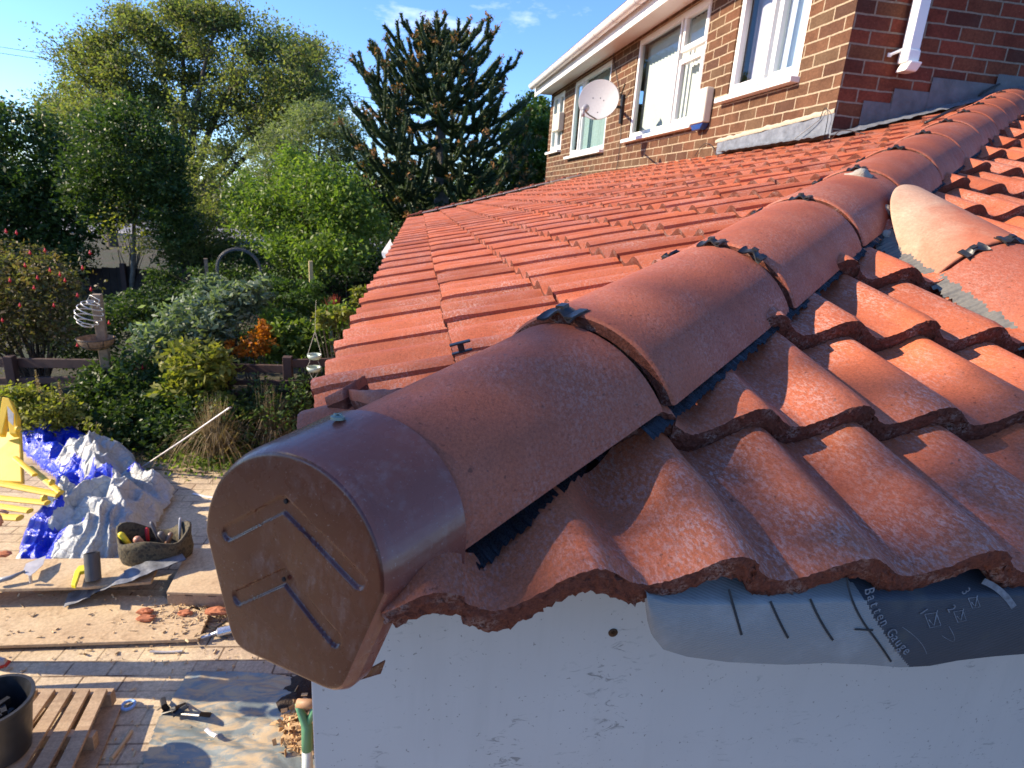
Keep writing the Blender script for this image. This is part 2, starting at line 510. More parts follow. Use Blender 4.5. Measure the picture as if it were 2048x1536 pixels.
# brown plastic hip end cap: frame measured at the first hip tile
CAPO = np.array([-0.3766, 0.0737, -0.0326])
CS = np.array([0.8173, -0.5736, 0.0555]); CU = np.array([0.0406, 0.1534, 0.9873]); CN = np.array([0.5748, 0.8047, -0.1487])
CA = 0.108
def cap_section(a, sq, skirt, n=40):
    th = np.linspace(PI, 0, n - 6)
    P = [(-a, -skirt), (-a, -skirt * 0.66), (-a, -skirt * 0.33)] + [(a * math.cos(t), a * sq * math.sin(t)) for t in th] + [(a, -skirt * 0.33), (a, -skirt * 0.66), (a, -skirt)]
    P = np.array(P); P[:, 1] -= a * sq
    return P
r = RNG
for i in range(0, 12):
    if i == 0:
        O0 = CAPO + CU * CA * 0.9045 - CU * 0.006
        s0 = cap_section(CA - 0.006, 0.90, 0.012)
        t = ridge_tile('ridge_tile', O0 + CN * 0.004, HO + HD * (S0H - 0.004) + np.array([0, 0, 0.0]), s0, arc_section(0.123, 0.078), CS, CU, HS, HU, EXT,
                       label='lowest ridge tile, wholly in shade behind the brown end cap')
        tiles = [t]
        continue
    a0 = S0H + RL * (i - 1) + 0.003; a1 = S0H + RL * i - 0.003
    lift0, lift1 = (0.012 if i == 1 else 0.003 + r.uniform(0, 0.003)), r.uniform(-0.002, 0.001)
    sh = r.uniform(-0.003, 0.003)
    o0 = np.linspace(-0.012, 0.008, 40) if i == 1 else None
    t = ridge_tile('ridge_tile', HO + HD * a0 + HU * lift0 + HS * sh, HO + HD * a1 + HU * lift1 - HS * sh, sec, sec, HS, HU, HS, HU, EXT, off0=o0)
    tiles.append(t)
def arc_pt(O, ang, S=HS, U=HU, R_=RR):
    nrm = S * math.sin(ang) + U * math.cos(ang)
    tang = S * math.cos(ang) - U * math.sin(ang)
    return O + U * (-R_) + nrm * R_, tang, nrm
for i in range(1, 12):
    O = HO + HD * (S0H + RL * (i - 1))
    angs = [-0.10]
    if i in (2,): angs = [-0.10, 0.42, -0.75]
    if i in (3, 4, 5): angs = [-0.05, -0.8]
    for a in angs:
        P, tg, nm = arc_pt(O, a)
        clip(tiles[i], P + nm * (0.004 if i > 1 else 0.008), HD, tg, nm) if False else clip(tiles[i], P + nm * (0.002 if i > 1 else 0.008), tg, HD, nm, s=0.95 if i == 1 else 0.72)

# ---- brown end cap: arched face tapering to a flat foot, rounded rim, sleeve over the tile
CAPT = thing('x', '', '', (0, 0, 0)); bpy.data.objects.remove(CAPT)
def cap_outline(a, sq, b, c, n=36, cr=0.018):
    P = [(a * math.cos(t), a * sq * math.sin(t)) for t in np.linspace(0, PI, n)]
    P = [(x, y) for x, y in P]
    # tapering side, rounded foot corners
    def corner(p, q, r_, k=5):
        p, q, r_ = map(np.array, (p, q, r_))
        a1 = q + (p - q) / np.linalg.norm(p - q) * cr; a2 = q + (r_ - q) / np.linalg.norm(r_ - q) * cr
        return [tuple((1 - t) ** 2 * a1 + 2 * t * (1 - t) * q + t * t * a2) for t in np.linspace(0, 1, k)]
    P += corner((-a, 0), (-b, -c), (b, -c)) + corner((-b, -c), (b, -c), (a, 0))
    return np.array(P)
capm = MB()
OUT = cap_outline(CA, 0.9045, 0.0658, 0.1063)
def cp(xy, d=0.0):      # d > 0: towards the viewer, out of the roof
    xy = np.asarray(xy)
    return CAPO + xy[..., :1] * CS + xy[..., 1:] * CU - CN * d
# face as a dense grid so the pressed chevrons are real relief
def inside_scale(k): return OUT * k
def seg_d(p, a, b):
    a, b = np.array(a), np.array(b); ab = b - a
    t = np.clip(((p - a) @ ab) / (ab @ ab), 0, 1)
    return np.linalg.norm(p - (a + t[..., None] * ab), axis=-1)
def cap_local(x, y):
    P = on_plane(x, y, CN, CN @ CAPO) - CAPO
    return (P @ CS, P @ CU)
ch = []
for L in ([(480, 1058), (590, 1000)], [(590, 1000), (738, 1150)], [(500, 1184), (588, 1144)], [(588, 1144), (690, 1264)]):
    ch.append([cap_local(*q) for q in L])
K = 90
rings = []
for k in np.linspace(0, 1, K):
    pts = OUT * k + np.array([0, -0.01]) * (1 - k)
    d = np.full(len(pts), 9.0)
    for a_, b_ in ch: d = np.minimum(d, seg_d(pts, a_, b_))
    rel = -0.0042 * np.clip((0.0085 - d) / 0.0022, 0, 1)
    rim = -0.014 * max(0, (k - 0.90) / 0.10) ** 2.2
    rings.append((pts, rel, rim))
# re-sample the outline densely
def dense(P, n=300):
    Q = np.vstack([P, P[:1]]); s = np.r_[0, np.cumsum(np.linalg.norm(np.diff(Q, axis=0), axis=1))]
    t = np.linspace(0, s[-1], n, endpoint=False)
    return np.stack([np.interp(t, s, Q[:, 0]), np.interp(t, s, Q[:, 1])], -1)
OD = dense(OUT)
G = []
for k in np.linspace(0, 1, K):
    pts = OD * k + np.array([0, -0.01]) * (1 - k)
    d = np.full(len(pts), 9.0)
    for a_, b_ in ch: d = np.minimum(d, seg_d(pts, a_, b_))
    rel = -0.0025 * np.clip((0.0072 - d) / 0.0014, 0, 1)
    rim = -0.012 * max(0, (k - 0.91) / 0.09) ** 2.3 + 0.003 * math.sin(k * 2.5)
    G.append(cp(pts, 0)[:, :] - CN * (0.010 + rel + rim)[:, None])
kk = int(K * 0.955)
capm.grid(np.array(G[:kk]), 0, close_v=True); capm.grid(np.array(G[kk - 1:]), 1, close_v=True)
# sleeve running back over the tile (arch part) and a short return on the foot
AX0 = (HO + HD * S0H - HU * 0.09) - CAPO; AX0 /= np.linalg.norm(AX0)
back = []
for i, (x, y) in enumerate(OD):
    arch = y > -0.0
    sl = 0.070 if arch else max(0.0, 0.013)
    if -0.024 < y <= 0: sl = 0.070
    back.append(sl)
back = np.array(back)
front = G[-1]
bk = np.array([cp(np.array([math.copysign(CA, OD[i][0]) if -0.024 < OD[i][1] <= 0 else OD[i][0], OD[i][1]])) + AX0 * back[i] for i in range(len(OD))])
mid = [front * (1 - t) + bk * t for t in (0, 0.33, 0.66, 1)]
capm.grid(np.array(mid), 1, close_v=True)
inn = [bk, np.array([cp(OD[i] * 0.982) + AX0 * back[i] for i in range(len(OD))]), np.array([cp(OD[i] * 0.982) + CN * 0.003 for i in range(len(OD))])]
capm.grid(np.array(inn), 0, close_v=True)
capm.prism([cp((0.056, -0.104), -0.006), cp((0.066, -0.094), -0.006), cp((0.074, -0.092), -0.034), cp((0.070, -0.105), -0.034)], CU * 0.002)
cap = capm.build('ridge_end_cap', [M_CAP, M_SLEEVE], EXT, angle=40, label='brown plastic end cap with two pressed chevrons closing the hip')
def disc(mb, P, nrm, r_, th, n=16, mi=0):
    mb.lathe(P, [(0.0001, th), (r_ * 0.7, th), (r_, th * 0.4), (r_, -th)], n, mi, axis=nrm)
M_SCREW = plain('zinc_screw', (0.22, 0.26, 0.22), 0.5, 0.6, sc=200)
M_HOLE = plain('dark_hole', (0.01, 0.006, 0.005), 0.9)
sc_ = MB()
P = CAPO + CU * (CA * 0.9045 + 0.001) + AX0 * 0.045 - CS * 0.012
disc(sc_, P + CU * 0.002, CU, 0.0065, 0.002)
sc_.box(P + CU * 0.0045, (0.009, 0.0018, 0.0012), R=np.stack([CS, CN, CU], 1)); sc_.box(P + CU * 0.0045, (0.0018, 0.009, 0.0012), R=np.stack([CS, CN, CU], 1))
sc_.build('screw', M_SCREW, cap, angle=30)
for x, y in ((469, 1131), (723, 1232), (592, 996), (588, 1149)):
    hl = MB(); u_, v_ = cap_local(x, y); disc(hl, cp(np.array([u_, v_])) - CN * 0.0115, -CN, 0.0022, 0.0006, 10)
    hl.build('fixing_hole', M_HOLE, cap)

# ---- crinkled black ridge roll showing under the front edge of the hip tiles
def crinkle(name, base0, dirv, sidev, length, parent, mat=None, w0=0.0, w1=0.05, n=700, up=np.array([0, 0, 1.0]), drop=0.028):
    rows = []
    for i in range(n):
        s = length * i / (n - 1)
        row = []
        for q in np.linspace(0, 1, 6):
            z = -drop * q + 0.0022 * math.sin(s * 620 + q * 3) * q + 0.0015 * math.sin(s * 190 + 2 * q) + 0.003 * mnoise.noise(Vector((s * 30, q * 3, 1)))
            row.append(base0 + dirv * s + sidev * (w0 + (w1 - w0) * q + 0.006 * q * mnoise.noise(Vector((s * 60, q, 5)))) + up * z)
        rows.append(row)
    mb = MB(); mb.grid(np.array(rows), 0)
    return mb.build(name, mat or plain('crinkled_ridge_roll', (0.02, 0.021, 0.024), 0.32, 0.3, sc=300, bump=0.5, bsc=500), parent, smooth=True)
M_ROLL = plain('crinkled_ridge_roll', (0.02, 0.021, 0.024), 0.30, 0.3, sc=300, bump=0.5, bsc=500)
crinkle('ridge_roll', HO + HD * 0.40 - HU * 0.070, HD, HS, 4.2, EXT, M_ROLL, 0.085, 0.131, 1300, HU, 0.024)
q0_ = np.array([-0.250, 0.052, -0.036]); q1_ = HO + HD * 0.42 + HS * 0.085 - HU * 0.075
dv_ = q1_ - q0_; Lq = np.linalg.norm(dv_); dv_ /= Lq; sd_ = np.cross(dv_, [0, 0, 1]); sd_ /= np.linalg.norm(sd_)
crinkle('ridge_roll', q0_, dv_, sd_, Lq, EXT, M_ROLL, -0.03, 0.016, 300, np.array([0, 0, 1.0]), 0.016)

def smeared_mat():
    g = NG('mortar_smeared_tile')
    sp = g.n('ShaderNodeSeparateXYZ'); g.link(g.co.outputs['Object'], sp.inputs[0])
    v = g.math('ADD', g.math('ADD', sp.outputs[1], g.math('MULTIPLY', sp.outputs[0], -0.9)), g.math('MULTIPLY', g.noise(11, 5, 0.65, dist=0.7), 0.42))
    m = g.ramp(g.math('ADD', v, 0.76), [(0.22, 0.0), (0.52, 1.0)])
    c = g.mix(g.ramp(g.noise(5), [(0.35, 0.0), (0.7, 1.0)]), (0.40, 0.125, 0.062), (0.33, 0.10, 0.05))
    c = g.mix(g.math('MULTIPLY', m, 0.8), c, (0.50, 0.40, 0.28))
    c = g.mix(1.0, c, g.ramp(g.noise(200, 4, 0.7), [(0.3, 0.8), (0.7, 1.15)]), 'MULTIPLY')
    return g.done(c, 0.75, g.bump(g.noise(300, 4, 0.7), 0.4, 0.0012))
# ---- second run of ridge tiles coming down the front slope
BU = np.array([0, -sB, cB]); BD = np.array([0, -cB, -sB]); BX = np.array([-1.0, 0, 0])
XR = 0.808
def rpt(y, h=0.052): return np.array([XR, y, y * TB]) + BU * h
ys = [0.90, 0.602, 0.229, -0.144]
prev = None
for i in range(3):
    A_, B_ = rpt(ys[i] - (0.003 if i else 0)), rpt(ys[i + 1] + 0.003)
    off = None
    if i == 0:
        dr_ = -sec[:, 1]                     # mitred against the hip
        off = np.where(sec[:, 0] > 0, 2.6 * dr_, -0.6 * dr_)
    lift = 0.004 if i < 2 else 0
    g_ = ridge_tile('ridge_tile', A_ + BU * lift * 0, B_ + BU * 0.002, sec, sec, BX, BU, BX, BU, EXT, off0=off,
                    label='pale mortar-smeared ridge tile cut to meet the hip' if i == 0 else None,
                    mat=smeared_mat() if i == 0 else None)
    if prev is not None:
        for a in (0.12, 0.62) if i == 1 else (0.1,):
            O = rpt(ys[i])
            nrm = BX * math.sin(a) + BU * math.cos(a); tang = BX * math.cos(a) - BU * math.sin(a)
            clip(g_, O - BU * RR + nrm * (RR + 0.002), tang, BD, nrm, s=0.75)
    prev = g_
crinkle('ridge_roll', rpt(1.0, -0.008) + np.array([0.0, 0, 0]), BD, BX, 1.2, EXT,
        plain('grey_ridge_roll', (0.15, 0.145, 0.13), 0.7, 0.2, sc=200, bump=0.5, bsc=400), 0.10, 0.141, 700, BU, 0.030)
# mortar bedding at the junction
mo = MB()
def lump(c, r_, sq=(1, 1, 1), seed=0, n=14):
    P = []
    for i in range(n + 1):
        th = PI * i / n
        row = []
        for k in range(2 * n):
            ph = PI * k / n
            d = np.array([math.sin(th) * math.cos(ph), math.sin(th) * math.sin(ph), math.cos(th)])
            q = 1 + 0.45 * mnoise.noise(Vector(d * 1.7) + Vector((seed, 0, 0))) + 0.18 * mnoise.noise(Vector(d * 5) + Vector((0, seed, 0)))
            row.append(np.asarray(c) + d * np.array(sq) * r_ * q)
        P.append(row)
    return np.array(P)
jp = HO + HD * (S0H + RL * 3)
mo.grid(lump(rpt(0.985, 0.030) + np.array([-0.055, 0.0, 0.0]), 0.026, (1.2, 1, .8), 3), 0, close_v=True)
mo.grid(lump(rpt(0.80, -0.045) + np.array([-0.09, 0.02, 0.0]), 0.045, (1.0, 1.6, .7), 5), 0, close_v=True)
mo.grid(lump(rpt(0.90, -0.035) + np.array([-0.06, 0.0, 0.0]), 0.055, (1.0, 1.3, .9), 9), 0, close_v=True)
mo.build('mortar_bedding', M_MORTAR, EXT, smooth=True, label='rough grey mortar where the two ridge runs meet')

# ---- dark membrane below the tiles
mb = MB()
dk = lambda X, Y, z: (X, Y, z - 0.100)
YB = 0.212
mb.add([dk(XA + YB * HD[0] / HD[1] + .06, YB, YB * TB), dk(3.2, YB, YB * TB), dk(3.2, YW - .01, YW * TB), dk(XA + YW * HD[0] / HD[1], YW - .01, YW * TB)], [(0, 1, 2, 3)])
mb.add([dk(XA + .05, 0.24, .05 * TA), dk(XA + YW * HD[0] / HD[1], YW - .01, YW * HD[0] / HD[1] * TA), dk(XW - .05, YW - .01, (XW - .05 - XA) * TA), dk(XW - .20, YFAR, (XW - .20 - XA) * TA), dk(XA + .05, YFAR, .05 * TA)], [(0, 1, 2, 3, 4)])
mb.build('roof_membrane', plain('dark_membrane', (0.02, 0.02, 0.022), 0.8), EXT)
# ---- fascia, walls of the extension
def board_mat():
    g = NG('white_board')
    c = g.mix(g.ramp(g.noise(3, 4), [(0.3, 0.0), (0.7, 1.0)]), (0.44, 0.42, 0.395), (0.49, 0.47, 0.445))
    mk = g.math('MULTIPLY', g.ramp(g.noise(34, 4, 0.7, g.vec((1, 1, 2.2)), 1.5), [(0.575, 0.0), (0.66, 1.0)]), g.ramp(g.noise(9, 3), [(0.5, 0.0), (0.62, 0.8)]))
    c = g.mix(mk, c, (0.16, 0.16, 0.155))
    c = g.mix(g.ramp(g.noise(2.2, 5, 0.65, g.vec((9, 1, 1))), [(0.52, 0.0), (0.8, 0.18)]), c, (0.24, 0.23, 0.21))
    c = g.mix(g.ramp(g.noise(170, 2, 0.5), [(0.70, 0.0), (0.74, 0.6)]), c, (0.12, 0.11, 0.10))
    return g.done(c, 0.42, g.bump(g.noise(6, 3), 0.1, 0.004), spec=0.4)
M_BOARD = board_mat()
fx0 = -0.392
FY = 0.19
mb = MB(); mb.box(((fx0 + 3.4) / 2, FY + 0.01, -0.335), (3.4 - fx0, 0.018, 0.60)); 
fas = mb.build('fascia_board', M_BOARD, EXT, bevel=0.002)
mb = MB(); P = on_y(1226, 1265, FY + 0.001); disc(mb, P - np.array([0, .0005, 0]), (0, -1, 0), 0.006, 0.001, 14)
mb.box(P + np.array([0, -0.0018, 0]), (0.0055, 0.001, 0.0014)); mb.box(P + np.array([0, -0.0018, 0]), (0.0014, 0.001, 0.0055))
mb.build('screw', plain('bronze_screw', (0.07, 0.04, 0.025), 0.5, 0.7), fas)
M_WHITE = plain('white_upvc', (0.78, 0.78, 0.76), 0.35, var=0.04, sc=8, bump=0.05)
mb = MB(); mb.box((-0.382, (0.215 + YFAR) / 2, -0.155), (0.018, YFAR - 0.215, 0.24)); mb.build('side_fascia', M_WHITE, EXT, bevel=0.002)
# ================================================================== brick house
def brick_mat(name, c1, c2, c3, mort, off=(0, 0)):
    g = NG(name)
    mp = g.n('ShaderNodeMapping'); mp.inputs['Location'].default_value = (off[0], off[1], 0)
    g.link(g.co.outputs['UV'], mp.inputs[0]); v = mp.outputs[0]
    wob = g.noise(14, 2, 0.5, v)
    add = g.n('ShaderNodeVectorMath', operation='ADD')
    sc = g.n('ShaderNodeVectorMath', operation='SCALE'); sc.inputs['Scale'].default_value = 0.007
    nz = g.n('ShaderNodeTexNoise'); nz.inputs['Scale'].default_value = 16; g.link(v, nz.inputs['Vector'])
    g.link(nz.outputs['Color'], sc.inputs[0]); g.link(v, add.inputs[0]); g.link(sc.outputs[0], add.inputs[1])
    def bt(a, b, mo):
        b_ = g.n('ShaderNodeTexBrick', offset=0.5)
        b_.inputs['Scale'].default_value = 1; b_.inputs['Brick Width'].default_value = 0.225
        b_.inputs['Row Height'].default_value = 0.075; b_.inputs['Mortar Size'].default_value = 0.0058
        b_.inputs['Mortar Smooth'].default_value = 0.25
        b_.inputs['Color1'].default_value = (*a, 1); b_.inputs['Color2'].default_value = (*b, 1); b_.inputs['Mortar'].default_value = (*mo, 1)
        g.link(add.outputs[0], b_.inputs['Vector']); return b_
    B1 = bt((0, 0, 0), (1, 1, 1), (0.5, 0.5, 0.5))
    val = B1.outputs['Color']; fac = B1.outputs['Fac']
    col = g.ramp(val, [(0.0, c1), (0.35, c2), (0.7, c3), (1.0, c2)])
    col = g.mix(g.ramp(g.noise(5, 4, 0.6, v), [(0.42, 0.0), (0.7, 0.75)]), col, tuple(q * 0.42 for q in c2))
    col = g.mix(1.0, col, g.ramp(g.noise(60, 5, 0.7, v), [(0.25, 0.62), (0.75, 1.3)]), 'MULTIPLY')
    mcol = g.mix(g.ramp(g.noise(40, 4, 0.7, v), [(0.3, 0.0), (0.7, 1.0)]), mort, tuple(q * 0.6 for q in mort))
    spl = g.ramp(g.noise(120, 3, 0.6, v), [(0.68, 0.0), (0.74, 0.7)])
    col = g.mix(spl, col, tuple(q * 0.9 for q in mort))
    col = g.mix(fac, col, mcol)
    h = g.math('MULTIPLY', fac, -1.0)
    nb = g.bump(g.noise(130, 4, 0.7, v), 0.45, 0.003, g.bump(h, 0.9, 0.006))
    return g.done(col, 0.92, nb, spec=0.2)
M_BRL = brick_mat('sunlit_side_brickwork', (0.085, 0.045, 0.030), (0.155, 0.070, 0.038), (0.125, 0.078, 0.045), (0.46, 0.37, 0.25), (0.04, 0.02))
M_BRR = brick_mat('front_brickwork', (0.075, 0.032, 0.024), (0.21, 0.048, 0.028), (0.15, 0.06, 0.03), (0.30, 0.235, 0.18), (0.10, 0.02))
M_GLASS = NG('window_glass')
M_GLASS.b.inputs['Roughness'].default_value = 0.02
M_GLASS.b.inputs['Base Color'].default_value = (0.9, 0.95, 0.97, 1)
def glass_mat():
    g = M_GLASS
    out = [n for n in g.t.nodes if n.type == 'OUTPUT_MATERIAL'][0]
    tr = g.n('ShaderNodeBsdfTransparent'); tr.inputs[0].default_value = (0.86, 0.92, 0.93, 1)
    gl = g.n('ShaderNodeBsdfGlossy'); gl.inputs['Roughness'].default_value = 0.015
    mx = g.n('ShaderNodeMixShader'); fr = g.n('ShaderNodeFresnel'); fr.inputs['IOR'].default_value = 1.6
    g.link(g.math('ADD', g.math('MULTIPLY', fr.outputs[0], 0.75), 0.02), mx.inputs[0]); g.link(tr.outputs[0], mx.inputs[1]); g.link(gl.outputs[0], mx.inputs[2])
    g.link(mx.outputs[0], out.inputs[0]); return g.m
M_GLASS = glass_mat()
M_LEAD = plain('lead_sheet', (0.17, 0.185, 0.21), 0.55, 0.15, 0.35, 18, 0.6, 45, 0.006)
M_DARKROOM = plain('dark_room_wall', (0.06, 0.06, 0.065), 0.9)

HOUSE = thing('brick_house', 'two-storey brown-red brick house with white gutter, soffit and four upstairs windows', 'house', (XW, YW, GZ))
WTOP = 2.035
AL = 7.36
WINS = [dict(a0=0.43, a1=1.32, z0=1.155, z1=2.0, kind='curtain'),
        dict(a0=1.80, a1=3.42, z0=1.02, z1=2.0, kind='blind'),
        dict(a0=4.27, a1=5.90, z0=0.975, z1=1.99, kind='plain'),
        dict(a0=6.45, a1=7.20, z0=1.115, z1=1.98, kind='small')]
def wall_mesh(name, P, ua, ub, za, zb, holes, mat, parent, rev=0.07):
    us = sorted({ua, ub} | {h['a0'] for h in holes} | {h['a1'] for h in holes})
    zs = sorted({za, zb} | {h['z0'] for h in holes} | {h['z1'] for h in holes})
    V, Fc, UV = [], [], []
    def quad(ps, uv):
        n = len(V); V.extend(ps); UV.extend(uv); Fc.append((n, n + 1, n + 2, n + 3))
    for i in range(len(us) - 1):
        for k in range(len(zs) - 1):
            cu, cz = (us[i] + us[i + 1]) / 2, (zs[k] + zs[k + 1]) / 2
            if any(h['a0'] < cu < h['a1'] and h['z0'] < cz < h['z1'] for h in holes): continue
            q = [(us[i], zs[k]), (us[i + 1], zs[k]), (us[i + 1], zs[k + 1]), (us[i], zs[k + 1])]
            quad([P(a, z, 0) for a, z in q], q)
    for h in holes:
        a0, a1, z0, z1 = h['a0'], h['a1'], h['z0'], h['z1']
        for (a, b) in (((a0, z0), (a0, z1)), ((a1, z0), (a1, z1)), ((a0, z0), (a1, z0)), ((a0, z1), (a1, z1))):
            quad([P(*a, 0), P(*b, 0), P(*b, -rev), P(*a, -rev)], [a, b, (b[0] + .07, b[1]), (a[0] + .07, a[1])])
    base = np.array(wloc(parent))
    me = bpy.data.meshes.new(name); me.from_pydata((np.array(V) - base).tolist(), [], Fc); me.materials.append(mat)
    uvl = me.uv_layers.new(name='UVMap')
    for l in me.loops: uvl.data[l.index].uv = UV[l.vertex_index]
    me.update()
    o = bpy.data.objects.new(name, me); COL.objects.link(o); o.parent = parent
    return o
PL = lambda a, z, d: lw(a, z, d)
PR = lambda x, z, d: np.array([XW + x, YW - d, z])
wall_mesh('side_wall', PL, 0, AL, GZ, WTOP, WINS, M_BRL, HOUSE)
wall_mesh('front_wall', PR, 0, 6.0, GZ, WTOP + 0.6, [], M_BRR, HOUSE)
far = lw(AL, 0)
mb = MB(); mb.add([far + (0, 0, GZ), far + (6, 0.2, GZ), far + (6, 0.2, WTOP), far + (0, 0, WTOP)], [(0, 1, 2, 3)]); mb.build('rear_wall', M_BRL, HOUSE)
# dark interior so that glass shows a room
mb = MB(); mb.obox(lw(0.2, 0.6, -1.9), LD * (AL - 0.4), np.array([0, 0, 1.6]), LN * 0.02); mb.obox(lw(0.2, 0.6, -1.9), LD * (AL - 0.4), LN * 1.8, np.array([0, 0, 0.02]))
mb.obox(lw(0.2, 2.2, -1.9), LD * (AL - 0.4), LN * 1.8, np.array([0, 0, 0.02]))
mb.build('room_lining', M_DARKROOM, HOUSE)
def rect_frame(mb, a0, a1, z0, z1, wd, d0, d1):
    for (x0, x1, y0, y1) in ((a0, a1, z0, z0 + wd), (a0, a1, z1 - wd, z1), (a0, a0 + wd, z0 + wd, z1 - wd), (a1 - wd, a1, z0 + wd, z1 - wd)):
        mb.obox(lw(x0, y0, d0), LD * (x1 - x0), np.array([0, 0, y1 - y0]), LN * (d1 - d0))
M_BLIND = plain('vertical_blind', (0.72, 0.74, 0.70), 0.8, var=0.05)
M_CURT = plain('pale_blue_curtain', (0.62, 0.70, 0.82), 0.85, var=0.08)
M_CURT2 = plain('lilac_curtain', (0.62, 0.56, 0.66), 0.85, var=0.08)
for wdx, W_ in enumerate(WINS):
    a0, a1, z0, z1 = W_['a0'], W_['a1'], W_['z0'], W_['z1']
    lab = {'curtain': 'two-light white window with pale blue curtains', 'blind': 'wide white window with vertical blinds and a top light',
           'plain': 'white window with a narrow far casement behind the satellite dish', 'small': 'smallest white window at the far end of the house'}[W_['kind']]
    mb = MB()
    rect_frame(mb, a0 + .002, a1 - .002, z0 + .002, z1 - .002, 0.05, -0.06, -0.012)
    panes = []
    if W_['kind'] == 'curtain':
        m = a0 + 0.43 * (a1 - a0); panes = [(a0, m, z0, z1), (m, a1, z0, z1)]
    elif W_['kind'] == 'blind':
        m = a0 + 0.33 * (a1 - a0); zt = z0 + 0.62 * (z1 - z0)
        panes = [(m, a1, z0, z1), (a0, m, z0, zt), (a0, m, zt, z1)]
    elif W_['kind'] == 'plain':
        m = a0 + 0.72 * (a1 - a0); panes = [(a0, m, z0, z1), (m, a1, z0, z1)]
    else:
        m = a0 + 0.5 * (a1 - a0); panes = [(a0, m, z0, z1), (m, a1, z0, z1)]
    for k, (x0, x1, y0, y1) in enumerate(panes):
        op = not (W_['kind'] in ('blind', 'plain') and k == 0)
        rect_frame(mb, x0 + .028, x1 - .028, y0 + .028, y1 - .028, 0.045 if op else 0.028, -0.052, -0.002 if op else -0.008)
    fr = mb.build('window', M_WHITE, HOUSE, bevel=0.003, label=lab)
    for (x0, x1, y0, y1) in panes:
        mb = MB(); q = [lw(x0 + .05, y0 + .05, -.035), lw(x1 - .05, y0 + .05, -.035), lw(x1 - .05, y1 - .05, -.035), lw(x0 + .05, y1 - .05, -.035)]
        mb.add(q, [(3, 2, 1, 0)]); mb.build('pane', M_GLASS, fr)
    mb = MB(); e = 0.06
    mb.obox(lw(a0 - e * 0.4, z0 - 0.042, -0.04), LD * (a1 - a0 + e * 1.5), np.array([0, 0, 0.036]), LN * 0.105)
    mb.build('sill', M_WHITE, fr, bevel=0.004)
    # blinds and curtains
    def folds(x0, x1, y0, y1, d, amp, wl_, mat, nm, seed=0):
        n = int((x1 - x0) / 0.006); cols = []
        for i in range(n + 1):
            a = x0 + (x1 - x0) * i / n
            q = amp * math.sin(a / wl_ * 2 * PI + 1.3 * math.sin(a * 17 + seed)) 
            cols.append([lw(a, y0, d + q), lw(a, y1, d + q * 0.5)])
        m_ = MB(); m_.grid(np.array(cols)); return m_.build(nm, mat, fr, smooth=True)
    if W_['kind'] == 'blind':
        m_ = MB(); a = a0 + 0.06
        while a < a1 - 0.06:
            p = lw(a, z0 + 0.05, -0.14); dv = LD * 0.073 + LN * 0.024
            m_.add([p, p + dv, p + dv + (0, 0, z1 - z0 - .09), p + (0, 0, z1 - z0 - .09)], [(0, 1, 2, 3)])
            a += 0.078
        m_.build('vertical_blind', M_BLIND, fr)
    elif W_['kind'] == 'curtain':
        folds(a0 + .03, a0 + .46, z0, z1, -0.13, 0.022, 0.075, M_CURT, 'curtain', 1)
        folds(a0 + .50, a1 - .02, z0, z1, -0.13, 0.018, 0.16, M_CURT2, 'curtain', 2)
    else:
        folds(a0 + .03, a1 - .05, z0, z1, -0.16, 0.012, 0.11, plain('sea_green_curtain', (0.36, 0.48, 0.47), 0.8, var=0.1), 'curtain', 3)
# soffit, fascia, gutter
mb = MB(); mb.obox(lw(-0.35, WTOP, -0.1), LD * (AL + 0.42), LN * 0.36, np.array([0, 0, 0.012])); mb.build('soffit', M_WHITE, HOUSE)
mb = MB(); mb.obox(lw(-0.35, WTOP - 0.055, 0.26), LD * (AL + 0.42), LN * 0.02, np.array([0, 0, 0.24])); mb.build('fascia', M_WHITE, HOUSE, bevel=0.003)
mb = MB()
th = np.linspace(PI, 2 * PI, 12)
def gut(a): return np.array([lw(a, 2.135 + 0.058 * math.sin(t), 0.345 + 0.058 * math.cos(t)) for t in th])
def gut2(a): return np.array([lw(a, 2.135 + 0.055 * math.sin(t), 0.345 + 0.055 * math.cos(t)) for t in th])
A0, A1 = -0.35, AL + 0.02
mb.grid(np.array([gut(A0), gut(A1)])); mb.grid(np.array([gut2(A0), gut2(A1)]), flip=True)
for aa in (A0, A1): mb.add(gut(aa), [tuple(range(12))])
for g_ in (gut, gut2): pass
mb.obox(lw(A0, 2.133, 0.400), LD * (A1 - A0), LN * 0.008, np.array([0, 0, 0.008]))
gt = mb.build('gutter', M_WHITE, HOUSE, angle=40)
a = 0.1
while a < AL:
    mb = MB()
    th2 = np.linspace(PI * 0.95, 2 * PI * 1.02, 12)
    q0 = np.array([lw(a, 2.135 + 0.063 * math.sin(t), 0.345 + 0.063 * math.cos(t)) for t in th2])
    mb.grid(np.array([q0, q0 + LD * 0.035])); mb.build('gutter_bracket', M_WHITE, gt, smooth=True); a += 0.62
def rt_mat():
    g = NG('dark_house_roof'); n_ = g.noise(30, 3)
    return g.done(g.mix(n_, (0.10, 0.07, 0.055), (0.18, 0.12, 0.09)), 0.9, g.bump(n_, 0.5, 0.01))
mb = MB()
up2 = -LN * math.cos(0.6) + np.array([0, 0, math.sin(0.6)])
for i in range(9):
    o_ = lw(-0.5, 2.165, 0.36) + up2 * (i * 0.30) + np.array([0, 0, 0.004 * i])
    mb.obox(o_, LD * (AL + 0.5), up2 * 0.33, np.cross(LD, up2) * -0.022 if np.cross(LD, up2)[2] < 0 else np.cross(LD, up2) * 0.022)
mb.build('house_roof', rt_mat(), HOUSE)
